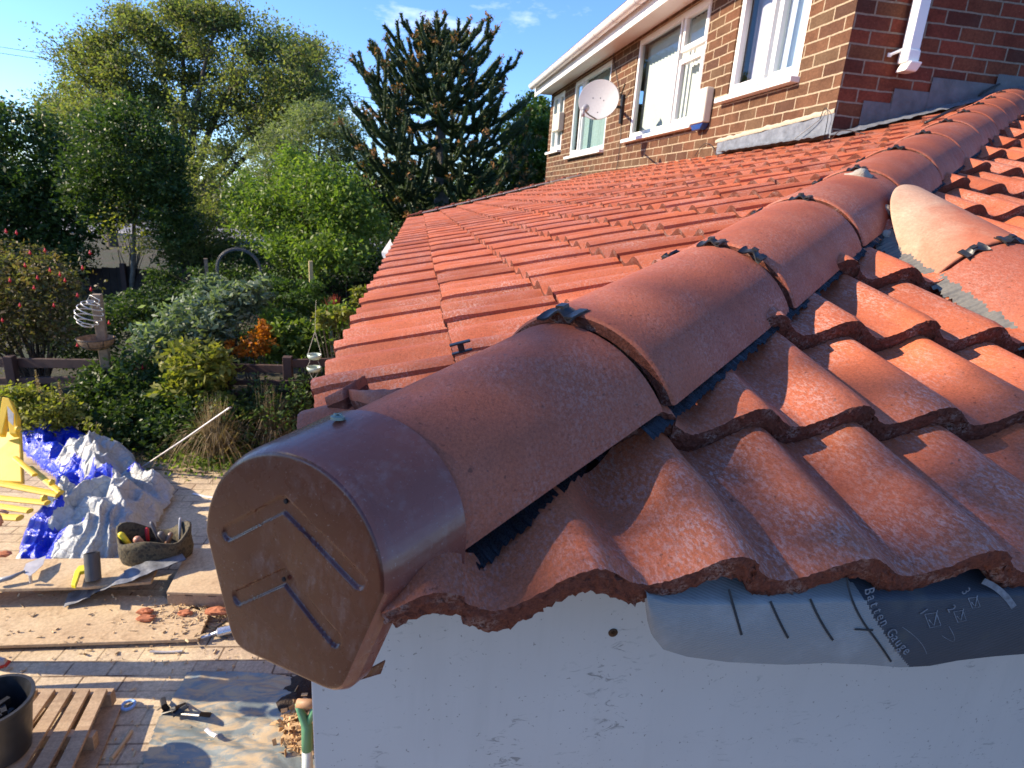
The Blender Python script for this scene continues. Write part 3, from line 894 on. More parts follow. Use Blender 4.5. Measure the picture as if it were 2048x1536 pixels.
# downpipe on the front wall
mb = MB()
pt = on_y(1834, 60, YW - 0.07); px_ = pt[0]
zb = on_y(1830, 128, YW - 0.07)[2]
pw = 0.066
mb.box((px_, YW - 0.055, (zb + 2.9) / 2), (pw, pw, 2.9 - zb))
dp = mb.build('downpipe', M_WHITE, HOUSE, bevel=0.005)
mb = MB(); mb.box((px_, YW - 0.055, zb + 0.035), (pw + 0.012, pw + 0.012, 0.07)); mb.obox(np.array([px_ - pw / 2 - .006, YW - 0.095, zb - 0.045]), (pw + .012, 0, 0), (0, .08, 0.0), (0.012, -0.02, 0.05))
mb.box((px_ + 0.036, YW - 0.05, zb + 0.0), (0.02, 0.06, 0.07))
mb.build('pipe_shoe', M_WHITE, dp, bevel=0.009)
mb = MB(); q = on_y(1779, 110, YW - 0.02); mb.tube([q, (px_ - 0.03, YW - 0.03, zb + 0.075)], 0.0085, 8); mb.box(q, (0.02, 0.01, 0.02)); mb.build('pipe_clip', M_WHITE, dp)
# lead flashing: stepped pieces on the front wall, a strip on the side wall, a soaker over the tiles
mb = MB()
steps = [(1722, 1783, 201), (1783, 1860, 178), (1858, 1990, 159), (1988, 2075, 150)]
zroof = lambda X: (X - XA) * TA
for i, (xa_, xb_, yt) in enumerate(steps):
    Xa, Xb = on_y(xa_, yt + 20, YW)[0], on_y(xb_, yt + 20, YW)[0]
    zt = on_y((xa_ + xb_) / 2, yt + 3, YW)[2]
    zbm = zroof((Xa + Xb) / 2) - 0.02
    n = 10
    G_ = [[(Xa + (Xb - Xa) * u / n, YW - 0.006 - 0.0022 * i - 0.003 * mnoise.noise(Vector((u * 2.3 + i * 9, v * 1.2, 0))), zroof(Xa + (Xb - Xa) * u / n) - 0.02 + (zt - zroof(Xa + (Xb - Xa) * u / n) + 0.02) * v / 6) for u in range(n + 1)] for v in range(7)]
    mb.grid(np.array(G_))
mb.build('stepped_flashing', plain('weathered_lead', (0.105, 0.10, 0.108), 0.6, 0.1, 0.45, 14, 0.7, 40, 0.006), HOUSE, smooth=True)
mb = MB()
n = 40
G_ = []
for i in range(n + 1):
    a = -0.012 + 1.35 * i / n
    b_ = lw(a, 0, 0); zr = zroof(b_[0])
    hgt = 0.135 - 0.05 * (i / n) + 0.012 * mnoise.noise(Vector((a * 6, 0, 0)))
    G_.append([lw(a, zr + hgt * v + 0.0, 0.007 + 0.004 * mnoise.noise(Vector((a * 12, v * 3, 2)))) for v in np.linspace(0, 1, 6)] )
mb.grid(np.array(G_), flip=True); mb.build('lead_strip', M_LEAD, HOUSE, smooth=True)
mb = MB(); G_ = []
for i in range(61):
    a = -0.01 + 1.38 * i / 60; zr = zroof(lw(a, 0)[0]); hgt = 0.14 - 0.05 * (i / 60) 
    q = 0.012 * mnoise.noise(Vector((a * 14, 0, 7)))
    G_.append([lw(a, zr + hgt + q * 0.3 - 0.004, 0.009), lw(a, zr + hgt + 0.006, 0.013), lw(a, zr + hgt + 0.020 + q, 0.011), lw(a, zr + hgt + 0.026 + q, 0.001)])
mb.grid(np.array(G_)); mb.build('mortar_line', plain('pale_mortar', (0.42, 0.36, 0.27), 0.95, var=0.2, sc=60, bump=0.8), HOUSE, smooth=True)
mb = MB(); G_ = []
for i in range(60):
    X = XW - 0.03 + 1.25 * i / 59
    G_.append([np.array([X, YW - q * 0.115 - 0.01, zroof(X) + 0.028 - 0.014 * q + 0.010 * mnoise.noise(Vector((X * 22, q * 5, 3)))]) for q in np.linspace(0, 1, 7)])
mb.grid(np.array(G_))
G_ = []
for i in range(50):
    a = 1.25 * i / 49; b_ = lw(a, 0)
    G_.append([lw(a, zroof(b_[0] - q * 0.09) + 0.026 + 0.010 * mnoise.noise(Vector((a * 22, q * 5, 8))), 0.004 + q * 0.09) for q in np.linspace(0, 1, 6)])
mb.grid(np.array(G_)); mb.build('lead_soaker', M_LEAD, HOUSE, smooth=True)
# far verge of the left slope: undercloak slips and slip of red verge tiles
mb = MB(); mb2 = MB()
for j in range(0, 11):
    s0 = j * GA; P0 = map_a(np.array([-(YFAR + 0.01)]), np.array([s0]), np.array([0.004]))[0]; 
    Ex = np.array([cA, 0, sA]); Nz = np.array([-sA, 0, cA])
    if j > 0: mb.obox(P0 - Ex * 0.01 + Nz * 0.004, Ex * (GA * 0.9), np.array([0, 0.10, 0]), Nz * 0.010)
    mb2.obox(P0 + np.array([0, 0.11, 0]) + Ex * (-0.06 if j else 0), Ex * (GA * 1.02), np.array([0, 0.05, 0]), Nz * 0.022)
    mb2.obox(P0 + np.array([0, 0.10, 0]) + Nz * 0.0 + Ex * (GA * 0.75), Ex * (GA * 0.22), np.array([0, 0.06, 0]), Nz * 0.034)
mb.build('grey_undercloak', plain('grey_slip', (0.30, 0.30, 0.29), 0.7, sc=30), EXT, bevel=0.002)
mb2.build('verge_tile', M_TILE2, EXT, bevel=0.004, label='row of red verge tiles at the far edge of the left slope')
# white eaves gutter end
mb = MB(); q = on_x(768, 500, XA - 0.06)
th = np.linspace(PI, 2 * PI, 10)
for dy in (0,):
    pr = lambda y, r_: np.array([(XA - 0.020 + r_ * math.cos(t), y, -0.075 + r_ * math.sin(t)) for t in th])
    mb.grid(np.array([pr(q[1], .055), pr(q[1] + 1.2, .055)])); mb.add(pr(q[1], .055), [tuple(range(10))])
mb.build('eaves_gutter', M_WHITE, EXT, angle=40)

# ---- things fixed on the wall
M_DISH = plain('grey_dish_mesh', (0.42, 0.42, 0.43), 0.5, var=0.06, sc=60)
ctr = on_l(1197, 199, 0.52)
DISH = thing('satellite_dish', 'oval grey satellite dish on a black bracket between two windows of the brick house', 'satellite dish', on_l(1248, 232, 0.0))
dn = (np.array([-0.52, -0.84, 0.16])); dn /= np.linalg.norm(dn)
dx = np.cross([0, 0, 1], dn); dx /= np.linalg.norm(dx); dy = np.cross(dn, dx)
mb = MB(); rings = []
Dr = (np.linalg.norm(on_l(1197, 161, 0.52) - on_l(1197, 237, 0.52)) / 2) * 0.98
for r_ in np.linspace(0.001, 1, 14):
    rings.append([ctr + dx * (1.08 * Dr * r_ * math.cos(t)) + dy * (Dr * r_ * math.sin(t)) + dn * (0.16 * Dr * (r_ * r_ - 1)) for t in np.arange(40) * 2 * PI / 40])
rings = np.array(rings); mb.grid(rings, close_v=True); mb.grid(rings - dn * 0.008, close_v=True, flip=True)
e1 = np.array([rings[-1], rings[-1] * 1.0 + (rings[-1] - ctr) * 0.02 - dn * .004, rings[-1] - dn * 0.008]); mb.grid(e1, close_v=True)
dsh = mb.build('reflector', M_DISH, DISH, smooth=True)
mb = MB()
for x, y in ((-.35, .12), (.05, .12), (.02, -.62), (.25, .0)):
    P = ctr + dx * x * Dr + dy * y * Dr + dn * (0.16 * Dr * (x * x + y * y - 1) + .001); mb = MB(); disc(mb, P, dn, 0.006, 0.001, 8); mb.build('bolt', M_BLKPL, dsh)
mb = MB(); lo = ctr - dy * Dr * 0.98 ; lnb = ctr + dn * 0.30 - dy * Dr * 0.55 - dx * 0.02
lnb = on_l(1167, 219, 0.80)
mb.tube([lo, lo * 0.45 + lnb * 0.55 - dy * .01, lnb], 0.008, 8); mb.build('feed_arm', M_BLKPL, DISH)
mb = MB(); mb.tube([lnb, lnb + (ctr - lnb) * 0.16], [0.022, 0.034], 14); mb.tube([lnb + (0, 0, -.005), lnb - np.array([0, 0, .06])], 0.016, 10); mb.build('receiver', plain('grey_receiver', (0.3, 0.3, 0.32), 0.5), DISH, smooth=True)
mb = MB(); wb = on_l(1247, 215, 0.0)
mb.tube([ctr - dn * 0.05, wb + LN * 0.10, wb + LN * 0.03], 0.016, 8); mb.obox(wb - LD * .03 - np.array([0, 0, .17]), LD * .06, LN * .03, (0, 0, .30)); mb.tube([wb + LN * .05 + (0, 0, .1), on_l(1250, 168, 0.08)], 0.008, 6)
mb.build('wall_bracket', M_BLKPL, DISH)
def wire(name, pts, r_, label, cat, col=(0.02, 0.02, 0.02)):
    pts = np.array(pts, float)
    t = np.linspace(0, len(pts) - 1, 10 * (len(pts) - 1) + 1)
    i = np.clip(t.astype(int), 0, len(pts) - 2); f_ = t - i
    P = np.array([pts, ]).reshape(-1, 3)
    def cr(k, f):
        a, b, c, d = P[max(k - 1, 0)], P[k], P[k + 1], P[min(k + 2, len(P) - 1)]
        return 0.5 * ((2 * b) + (-a + c) * f + (2 * a - 5 * b + 4 * c - d) * f * f + (-a + 3 * b - 3 * c + d) * f ** 3)
    Q = np.array([cr(int(k), q) for k, q in zip(i, f_)])
    mb = MB(); mb.tube(Q, r_, 6)
    return props(mb.build(name, plain(name + '_skin', col, 0.5), None, loc=Q[-1], smooth=True), label, cat)
wire('cable', [on_l(*q, 0.012) for q in ((1226, 60), (1228, 120), (1238, 180), (1242, 230), (1240, 290), (1232, 346))], 0.0045, 'thin dark aerial cable hanging down the bricks beside the dish', 'cable', (0.05, 0.04, 0.035))
wire('cable', [on_l(*q, 0.016) for q in ((1390, 312), (1400, 296), (1412, 287), (1424, 292), (1432, 310))], 0.003, 'short looped black cable on the wall low beside the lead flashing', 'cable')
wire('cable', [on_l(1640, 238, .02), on_l(1650, 216, .03), on_l(1656, 232, .03), lw(-.02, 0.70, .04), on_a(1680, 262, .05), on_a(1730, 268, .04)], 0.0025, 'thin cable curling round the house corner above the lead', 'cable')
wire('cable', [on_l(1575, 288, .03), on_l(1610, 262, .03), on_l(1640, 238, .02)], 0.003, 'pale cable rising along the side wall to a black clip', 'cable', (0.25, 0.25, 0.25))
wire('cable', [on_a(1850, 246, .03), on_a(1900, 222, .05), on_y(1935, 208, YW - .06), on_y(1965, 186, YW - .02), on_y(2000, 168, YW - .02)], 0.006, 'black cable lying over tiles and stepped lead by the ridge top', 'cable')
def alarm(px, py, wd, ht, dep, label, foot, px_side):
    c = on_l(px, py, 0)
    T = thing('alarm_box', label, 'alarm box', c, 'alarm boxes on the side wall')
    mb = MB()
    poly = [(-wd / 2, -ht / 2), (wd / 2, -ht / 2), (wd / 2, ht / 2), (-wd / 2, ht / 2)]
    mb.obox(c - LD * wd / 2 - np.array([0, 0, ht / 2]) + LN * 0.004, LD * wd, np.array([0, 0, ht]), LN * dep)
    mb.build('casing', plain('cream_casing', (0.62, 0.60, 0.50), 0.45, var=0.04), T, bevel=0.012)
    mb = MB()
    if foot:
        mb.prism([c - LD * wd * .47 + np.array([0, 0, -ht / 2 - .003]) + LN * .006, c + LD * wd * .47 + np.array([0, 0, -ht / 2 - .003]) + LN * .006,
                  c + LD * wd * .30 + np.array([0, 0, -ht / 2 - .05]) + LN * .006, c - LD * wd * .30 + np.array([0, 0, -ht / 2 - .05]) + LN * .006], LN * (dep - .012))
        mb.build('strobe_lens', plain('dark_blue_lens', (0.015, 0.05, 0.20), 0.2), T, bevel=0.006)
    else:
        for k in range(3): mb.obox(c + LD * (.0) + np.array([0, 0, ht * .25 + k * .018]) + LN * (dep + .0045), LD * -.07, np.array([0, 0, .007]), LN * .001)
        mb.build('vent_slot', plain('gold_slot', (0.45, 0.33, 0.12), 0.5), T)
alarm(1412, 214, 0.235, 0.265, 0.07, 'cream alarm box with dark blue lens beside the window with vertical blinds', True, 0)
alarm(1122, 246, 0.42, 0.26, 0.09, 'cream box with small slots near the far window of the house', False, 0)
# ================================================================== underlay apron with its printing
UY = 0.014
def underlay():
    W = thing('eaves_underlay', 'grey printed underlay apron hanging out below the front eaves tiles', 'roofing felt', (0.2, UY, -0.03))
    bl = [(1288, 1190), (1292, 1235), (1302, 1268), (1325, 1296), (1372, 1309), (1450, 1316), (1560, 1317), (1640, 1312), (1720, 1316), (1790, 1324), (1850, 1324), (1910, 1316), (1980, 1311), (2060, 1306), (2200, 1302), (2500, 1300)]
    B_ = np.array([on_y(x, y, UY) for x, y in bl])
    X = np.linspace(B_[0, 0] + 0.0005, B_[-1, 0], 260)
    zb = np.interp(X, B_[:, 0], B_[:, 2])
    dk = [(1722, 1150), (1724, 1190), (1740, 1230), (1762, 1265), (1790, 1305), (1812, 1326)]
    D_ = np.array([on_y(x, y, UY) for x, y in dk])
    nv = 40
    bulge = lambda x, v: -0.006 * math.sin(v * PI * 0.9) - 0.004 * math.sin(x * 14) * v - 0.003 * v * v
    P = np.array([[(x, UY + bulge(x, v) + 0.045 * max(0, 0.2 - v) / 0.2, -0.036 + (z + 0.036) * v) for v in np.linspace(0, 1, nv)] for x, z in zip(X, zb)])
    def felt(name, c, c2):
        g = NG(name)
        wv = g.n('ShaderNodeTexWave'); wv.inputs['Scale'].default_value = 260; wv.bands_direction = 'DIAGONAL'
        g.link(g.vec((1, 0.2, 1), (0, 0.5, 0)), wv.inputs[0])
        col = g.mix(g.math('MULTIPLY', wv.outputs['Fac'], 0.35), c, c2)
        col = g.mix(g.ramp(g.noise(22, 4, 0.6), [(0.5, 0.0), (0.75, 0.5)]), col, tuple(min(1, q * 1.7) for q in c))
        col = g.mix(g.ramp(g.noise(12, 2, 0.6), [(0.62, 0.0), (0.72, 0.35)]), col, (0.14, 0.13, 0.08))
        return g.done(col, 0.62, g.bump(wv.outputs['Fac'], 0.4, 0.0006), spec=0.3)
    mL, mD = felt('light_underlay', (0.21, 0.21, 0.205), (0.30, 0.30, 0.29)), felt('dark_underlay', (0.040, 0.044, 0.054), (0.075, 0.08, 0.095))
    mb = MB(); base = 0; mb.grid(P)
    xd = np.interp((P[:, :, 2]), D_[::-1, 2], D_[::-1, 0])
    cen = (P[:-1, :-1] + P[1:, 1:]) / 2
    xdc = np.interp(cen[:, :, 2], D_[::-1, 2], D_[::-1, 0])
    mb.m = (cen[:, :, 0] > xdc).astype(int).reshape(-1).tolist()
    sh = mb.build('sheet', [mL, mD], W, smooth=True)
    # prints follow the sheet's bulge
    def onS(x, y):
        q = on_y(x, y, UY - 0.006)
        zbb = np.interp(q[0], B_[:, 0], B_[:, 2]); v = (q[2] + 0.036) / (zbb + 0.036)
        return np.array([q[0], UY + bulge(q[0], min(max(v, 0), 1)) - 0.0008, q[2]])
    ink = plain('black_print', (0.012, 0.014, 0.018), 0.6); pale = plain('pale_print', (0.15, 0.165, 0.19), 0.6, var=0.5, sc=200)
    def stroke(mb, pts, wd):
        Q = np.array([onS(*p_) for p_ in pts]); T = np.gradient(Q, axis=0); T[:, 1] = 0; T /= np.linalg.norm(T, axis=1)[:, None] + 1e-9
        N = np.stack([-T[:, 2], 0 * T[:, 0], T[:, 0]], -1) * wd / 2
        mb.grid(np.array([Q - N, Q + N]))
    mb = MB()
    def curve(a, b, c, n=10): return [tuple((1 - t) ** 2 * np.array(a) + 2 * t * (1 - t) * np.array(b) + t * t * np.array(c)) for t in np.linspace(0, 1, n)]
    stroke(mb, curve((1463, 1185), (1470, 1225), (1481, 1267)), 0.0022)
    stroke(mb, curve((1543, 1205), (1556, 1242), (1572, 1271)), 0.0022)
    stroke(mb, curve((1623, 1200), (1634, 1238), (1660, 1274)), 0.0022)
    stroke(mb, curve((1702, 1150), (1698, 1215), (1738, 1262)) + curve((1738, 1262), (1755, 1285), (1778, 1319))[1:], 0.0020)
    stroke(mb, [(1704, 1253), (1722, 1254), (1741, 1255)], 0.0020)
    mb.build('black_line', ink, sh)
    mb = MB()
    stroke(mb, curve((1975, 1168), (2010, 1180), (2030, 1216)), 0.006)
    for (x, y, s) in ((1862, 1240, 14), (1918, 1233, 11), (1950, 1208, 10)):
        stroke(mb, [(x - s, y - s * .9), (x + s * .7, y - s * 1.1), (x + s * 1.2, y + s * .6), (x - s * .4, y + s * .9), (x - s, y - s * .9)], 0.0008)
        stroke(mb, [(x - s * .5, y - s * .2), (x + s * .2, y + s * .6), (x + s * .9, y - s * 1.4)], 0.0012)
    stroke(mb, curve((1800, 1250), (1840, 1275), (1850, 1305)), 0.0005); stroke(mb, curve((1880, 1268), (1925, 1300), (1895, 1250)), 0.0005)
    mb.build('tick_box', pale, sh)
    def text(s, x, y, size, ang, nm):
        cu = bpy.data.curves.new(nm, 'FONT'); cu.body = s; cu.size = size; cu.extrude = 0.0002; cu.align_x = 'CENTER'; cu.align_y = 'CENTER'
        tmp = bpy.data.objects.new(nm, cu); COL.objects.link(tmp)
        me = bpy.data.meshes.new_from_object(tmp); bpy.data.objects.remove(tmp)
        q = onS(x, y); R_ = Matrix.Rotation(ang, 4, Vector((0, 1, 0))) @ Matrix.Rotation(PI / 2, 4, 'X')
        me.transform(R_); me.transform(Matrix.Translation(Vector(q) + Vector((0, -0.0006, 0)) - wloc(sh)))
        me.materials.clear(); me.materials.append(pale)
        o = bpy.data.objects.new(nm, me); COL.objects.link(o); o.parent = sh
        return o
    path = curve((1741, 1180), (1754, 1246), (1812, 1300), 13)
    D = np.array(path)
    word = 'Batten Gauge'
    bmj = None; objs = []
    seg = np.r_[0, np.cumsum(np.linalg.norm(np.diff(D, axis=0), axis=1))]
    for i, chx in enumerate(word):
        if chx == ' ': continue
        t = seg[-1] * (i + 0.5) / len(word)
        x = np.interp(t, seg, D[:, 0]); y = np.interp(t, seg, D[:, 1])
        x2 = np.interp(min(t + 4, seg[-1]), seg, D[:, 0]); y2 = np.interp(min(t + 4, seg[-1]), seg, D[:, 1]); x1 = np.interp(t - 4, seg, D[:, 0]); y1 = np.interp(t - 4, seg, D[:, 1])
        objs.append(text(chx, x, y, 0.0135, math.atan2(y2 - y1, x2 - x1), 'printed_letter'))
    m0 = objs[0]; bm = bmesh.new()
    for o in objs: bm.from_mesh(o.data)
    nm = bpy.data.meshes.new('printed_words'); bm.to_mesh(nm); nm.materials.append(pale)
    for o in objs: bpy.data.objects.remove(o)
    o = bpy.data.objects.new('printed_words', nm); COL.objects.link(o); o.parent = sh
    for s, x, y in (('1', 1845, 1222), ('2', 1902, 1217), ('3', 1936, 1186)): text(s, x, y, 0.012, 0.9, 'printed_number')
underlay()

# small things lying on the left slope
def on_slope(x, y, h): return on_a(x, y, h)
mb = MB(); q = on_slope(925, 706, 0.0)
Ex = np.array([cA, 0, sA]); Nz = np.array([-sA, 0, cA]); Yv = np.array([0, 1.0, 0])
R_ = np.stack([Ex, Yv, Nz], 1)
mb.box(q + Nz * 0.002, (0.030, 0.009, 0.0025), R=R_); mb.box(q + Nz * 0.008 , (0.009, 0.005, 0.012), R=R_); mb.box(q + Nz * 0.015, (0.030, 0.011, 0.0025), R=R_)
props(mb.build('spare_clip', M_BLKPL, None, loc=q, bevel=0.001), 'black plastic clip like a letter I standing on the left tiles', 'clip')
# cut offcut of a ridge tile on the left slope
T = thing('tile_offcut', 'broken curved red tile offcut lying on the left slope behind the end cap', 'tile offcut', on_slope(760, 800, 0))
mb = MB()
def strip_px(L, w_, h0, seed):
    pts = [on_slope(x, y, h0 + 0.01 * math.sin(i * 0.9)) for i, (x, y) in enumerate(L)]
    Q = np.array(pts); t = np.linspace(0, len(Q) - 1, 26); Q = np.stack([np.interp(t, np.arange(len(Q)), Q[:, k]) for k in range(3)], -1)
    Q[:, 2] += 0.0
    prof = []
    for k, q_ in enumerate(Q):
        f_ = k / 25; wd = w_ * (0.25 + 0.9 * math.sin(PI * min(max(f_, .03), .97))) 
        prof.append([q_ + Yv * wd * v + Nz * (0.012 * (1 - v * v) + 0.002 * mnoise.noise(Vector((k * .5, v * 2, seed)))) for v in np.linspace(-1, 1, 7)])
    top = np.array(prof); mb.grid(top, 0); mb.grid(top - Nz * 0.016, 1, flip=True)
    for a_ in ((top[0], top[0] - Nz * .016), (top[-1], top[-1] - Nz * .016), (top[:, 0], top[:, 0] - Nz * .016), (top[:, -1], top[:, -1] - Nz * .016)): mb.grid(np.array(a_), 1)
strip_px([(655, 812), (690, 795), (715, 778), (735, 768)], 0.006, -0.004, 1)
strip_px([(690, 795), (740, 800), (800, 797), (850, 785)], 0.014, -0.002, 2)
mb.build('broken_shell', [M_TILE2, M_BROK], T, smooth=True)
# ================================================================== ground
def ground_mat():
    g = NG('garden_soil')
    n_ = g.noise(1.2, 5, 0.6); f_ = g.noise(30, 5, 0.7)
    c = g.mix(g.ramp(n_, [(0.35, 0.0), (0.65, 1.0)]), (0.035, 0.045, 0.018), (0.06, 0.045, 0.028))
    c = g.mix(1.0, c, g.ramp(f_, [(0.3, 0.6), (0.7, 1.4)]), 'MULTIPLY')
    return g.done(c, 0.95, g.bump(f_, 0.8, 0.03))
mb = MB(); mb.add([(-250, -60, GZ), (250, -60, GZ), (250, 400, GZ), (-250, 400, GZ)], [(0, 1, 2, 3)])
props(mb.build('ground', ground_mat(), None), kind='structure')
def paving_mat():
    g = NG('sandy_block_paving')
    v = g.vec((1, 1, 1), (0, 0, 0.06))
    b = g.n('ShaderNodeTexBrick', offset=0.5)
    for k_, q in (('Scale', 1), ('Brick Width', 0.21), ('Row Height', 0.105), ('Mortar Size', 0.006), ('Mortar Smooth', 0.4)): b.inputs[k_].default_value = q
    b.inputs['Color1'].default_value = (0.52, 0.42, 0.29, 1); b.inputs['Color2'].default_value = (0.44, 0.34, 0.235, 1); b.inputs['Mortar'].default_value = (0.17, 0.12, 0.08, 1)
    g.link(v, b.inputs['Vector'])
    sand = g.ramp(g.noise(1.6, 6, 0.65, dist=0.5), [(0.44, 0.0), (0.60, 1.0)])
    grit = g.noise(55, 6, 0.75)
    c = g.mix(g.math('MULTIPLY', sand, 0.85), b.outputs['Color'], (0.66, 0.53, 0.34))
    mud = g.ramp(g.noise(0.9, 5, 0.6, g.vec((1, 1, 1), (0, 0, 1.0))), [(0.55, 0.0), (0.68, 1.0)])
    c = g.mix(g.math('MULTIPLY', mud, 0.45), c, (0.24, 0.125, 0.065))
    c = g.mix(1.0, c, g.ramp(grit, [(0.28, 0.62), (0.72, 1.32)]), 'MULTIPLY')
    c = g.mix(g.ramp(g.noise(90, 3, 0.5), [(0.68, 0.0), (0.73, 0.8)]), c, (0.62, 0.52, 0.36))
    nb = g.bump(grit, 0.5, 0.006, g.bump(g.math('MULTIPLY', b.outputs['Fac'], -1.0), 0.6, 0.006))
    return g.done(c, 0.95, nb, spec=0.2)
pv = [(-9, -4), (XA + 0.07, -4), (XA + 0.07, 9), (-1.2, 6.0)] 
e1, e2 = on_z(300, 925), on_z(-250, 880)
pl_ = [(-9, -4), (2.0, -4), (2.0, 8.0), (-0.4, 6.2), (float(on_z(470, 905)[0]), float(on_z(470, 905)[1])), (float(e1[0]), float(e1[1])), (float(e2[0]), float(e2[1])), (-9, float(e2[1]) + 0.3)]
mb = MB(); mb.add([(x, y, GZ + 0.006) for x, y in pl_], [tuple(range(len(pl_)))])
props(mb.build('patio', paving_mat(), None), kind='structure')
def concrete(name, c): return plain(name, c, 0.9, var=0.15, sc=8, bump=0.3)
mb = MB(); mb.box((-9, 34, GZ + 0.01), (60, 7, 0.02), rz=0.05); props(mb.build('road', concrete('pale_tarmac', (0.17, 0.17, 0.18)), None), kind='structure')
mb = MB(); mb.box((-9, 29.6, GZ + 0.02), (60, 1.4, 0.08), rz=0.05); props(mb.build('pavement', concrete('paving_grey', (0.30, 0.29, 0.28)), None), kind='structure')
# extension wall under the fascia and left wall
wall_mesh('extension_wall', lambda u, z, d: np.array([u, 0.215 - d, z]), -0.36, 3.4, GZ, -0.5, [], M_BRR, EXT)
wall_mesh('extension_wall', lambda u, z, d: np.array([-0.36 - d, u, z]), 0.215, YFAR, GZ, -0.05, [], M_BRL, EXT)

# ================================================================== leaves and trees
def leaf_mat(name, cols, trans=0.35, rough=0.45, brown=None):
    g = NG(name)
    out = [n for n in g.t.nodes if n.type == 'OUTPUT_MATERIAL'][0]
    geo = g.n('ShaderNodeNewGeometry')
    st = [(i / max(1, len(cols) - 1), c) for i, c in enumerate(cols)]
    c = g.ramp(geo.outputs['Random Per Island'], st)
    c = g.mix(1.0, c, g.ramp(g.noise(1.3, 3), [(0.3, 0.7), (0.7, 1.3)]), 'MULTIPLY')
    g.done(c, rough + .12, spec=0.25)
    tl = g.n('ShaderNodeBsdfTranslucent'); g.link(g.mix(1.0, c, (1.5, 1.7, 0.6), 'MULTIPLY'), tl.inputs[0])
    mx = g.n('ShaderNodeMixShader'); mx.inputs[0].default_value = trans
    g.link(g.b.outputs[0], mx.inputs[1]); g.link(tl.outputs[0], mx.inputs[2]); g.link(mx.outputs[0], out.inputs[0])
    return g.m
def unit(v): return v / (np.linalg.norm(v, axis=-1, keepdims=True) + 1e-9)
def leaf_quads(C_, size, asp=0.45, droop=0.3, up=0.5, rs=None, spread=None):
    rs = rs or RNG
    n = len(C_)
    d = unit(rs.normal(size=(n, 3)) * np.array([1, 1, 0.7]) + np.array([0, 0, -droop]))
    nn = unit(rs.normal(size=(n, 3)) + np.array([-0.3, 0, up]))
    s = unit(np.cross(d, nn))
    L = size * rs.uniform(0.6, 1.35, (n, 1)); W_ = L * asp
    return np.stack([C_ - d * L / 2, C_ + s * W_ / 2 - d * L * 0.05, C_ + d * L / 2, C_ - s * W_ / 2 - d * L * 0.05], 1)
def clump_points(ell, n, per=26, cl=0.16, shell=0.55, rs=None):
    """ell: list of (centre, radii); leaf positions gathered in small clumps"""
    rs = rs or RNG
    vol = np.array([r_[0] * r_[1] * r_[2] for _, r_ in ell]) ** (2 / 3); vol /= vol.sum()
    out = []
    for (c, r_), q in zip(ell, vol):
        m = max(3, int(n * q / per))
        d = unit(rs.normal(size=(m, 3))); rad = rs.uniform(shell ** 3, 1.08, (m, 1)) ** (1 / 3)
        rad = rad * (1 + 0.16 * np.sin(d[:, :1] * 5 + d[:, 2:] * 7 + c[0]))
        cc = np.asarray(c) + d * rad * np.asarray(r_)
        sz = cl * min(r_) * rs.uniform(0.5, 1.5, (m, 1, 1))
        k = rs.normal(size=(m, per, 3)) * sz * 0.55
        k[:, :, 2] *= 0.7
        out.append((cc[:, None, :] + k).reshape(-1, 3))
    return np.vstack(out)
M_BARK = plain('bark', (0.085, 0.065, 0.048), 0.95, var=0.4, sc=14, bump=0.9, bsc=30, bd=0.02)
M_BARK2 = plain('pale_bark', (0.18, 0.16, 0.13), 0.95, var=0.4, sc=14, bump=0.9, bsc=30, bd=0.02)
def branch_tubes(mb, base, tips, r0, lean=0.35, n=7, jit=0.06, rmin=0.006, twig=True):
    for t in tips:
        base = np.asarray(base, float); t = np.asarray(t, float)
        L = np.linalg.norm(t - base)
        mid = base * (1 - lean) + t * lean + np.array([0, 0, L * 0.10]) + RNG.normal(0, L * jit, 3)
        q = [(1 - s) ** 2 * base + 2 * s * (1 - s) * mid + s * s * t for s in np.linspace(0, 1, n)]
        mb.tube(q, [max(rmin, r0 * (1 - s) ** 0.9) for s in np.linspace(0, 1, n)], 5, cap=False)
def bush(name, label, cat, ell, n, lsize, mat, group=None, asp=0.45, per=26, cl=0.2, shell=0.45, stems=6, stem_mat=None, trunk=None, droop=0.3, seed=1, base=None):
    rs = np.random.default_rng(seed)
    c0 = np.mean([np.asarray(c) for c, _ in ell], axis=0)
    b = np.array([c0[0], c0[1], GZ]) if base is None else np.asarray(base, float)
    T = thing(name, label, cat, b, group)
    pts = clump_points(ell, n, per, cl, shell, rs)
    pts = pts[pts[:, 2] > GZ + 0.02]
    fast_quads('crown' if trunk else 'foliage', leaf_quads(pts, lsize, asp, droop, rs=rs), mat, T)
    mb = MB()
    if trunk:
        r0, hfrac = trunk
        top = b + (c0 - b) * hfrac
        mb.tube([b, b * .5 + top * .5 + rs.normal(0, 0.04, 3), top], [r0 * 1.3, r0, r0 * 0.75], 10, cap=False)
        for c, r_ in ell:
            for k in range(stems):
                tip = np.asarray(c) + unit(rs.normal(size=3)) * np.asarray(r_) * 0.75
                branch_tubes(mb, top, [tip], r0 * 0.45)
        mb.build('trunk', stem_mat or M_BARK, T, smooth=True)
    else:
        for c, r_ in ell:
            for k in range(stems):
                tip = np.asarray(c) + unit(rs.normal(size=3) + [0, 0, .6]) * np.asarray(r_) * 0.8
                branch_tubes(mb, b + rs.normal(0, 0.05, 3) * [1, 1, 0], [tip], 0.012 + 0.01 * min(r_), rmin=0.003)
        mb.build('stem', stem_mat or M_BARK, T, smooth=True)
    return T
def E_(x, y, d, rx, ry, dep=None):
    """ellipsoid that spans rx, ry photo pixels at distance d"""
    k = d / FPX
    return (at(x, y, d), (rx * k, (dep if dep else (rx + ry) / 2) * k, ry * k))
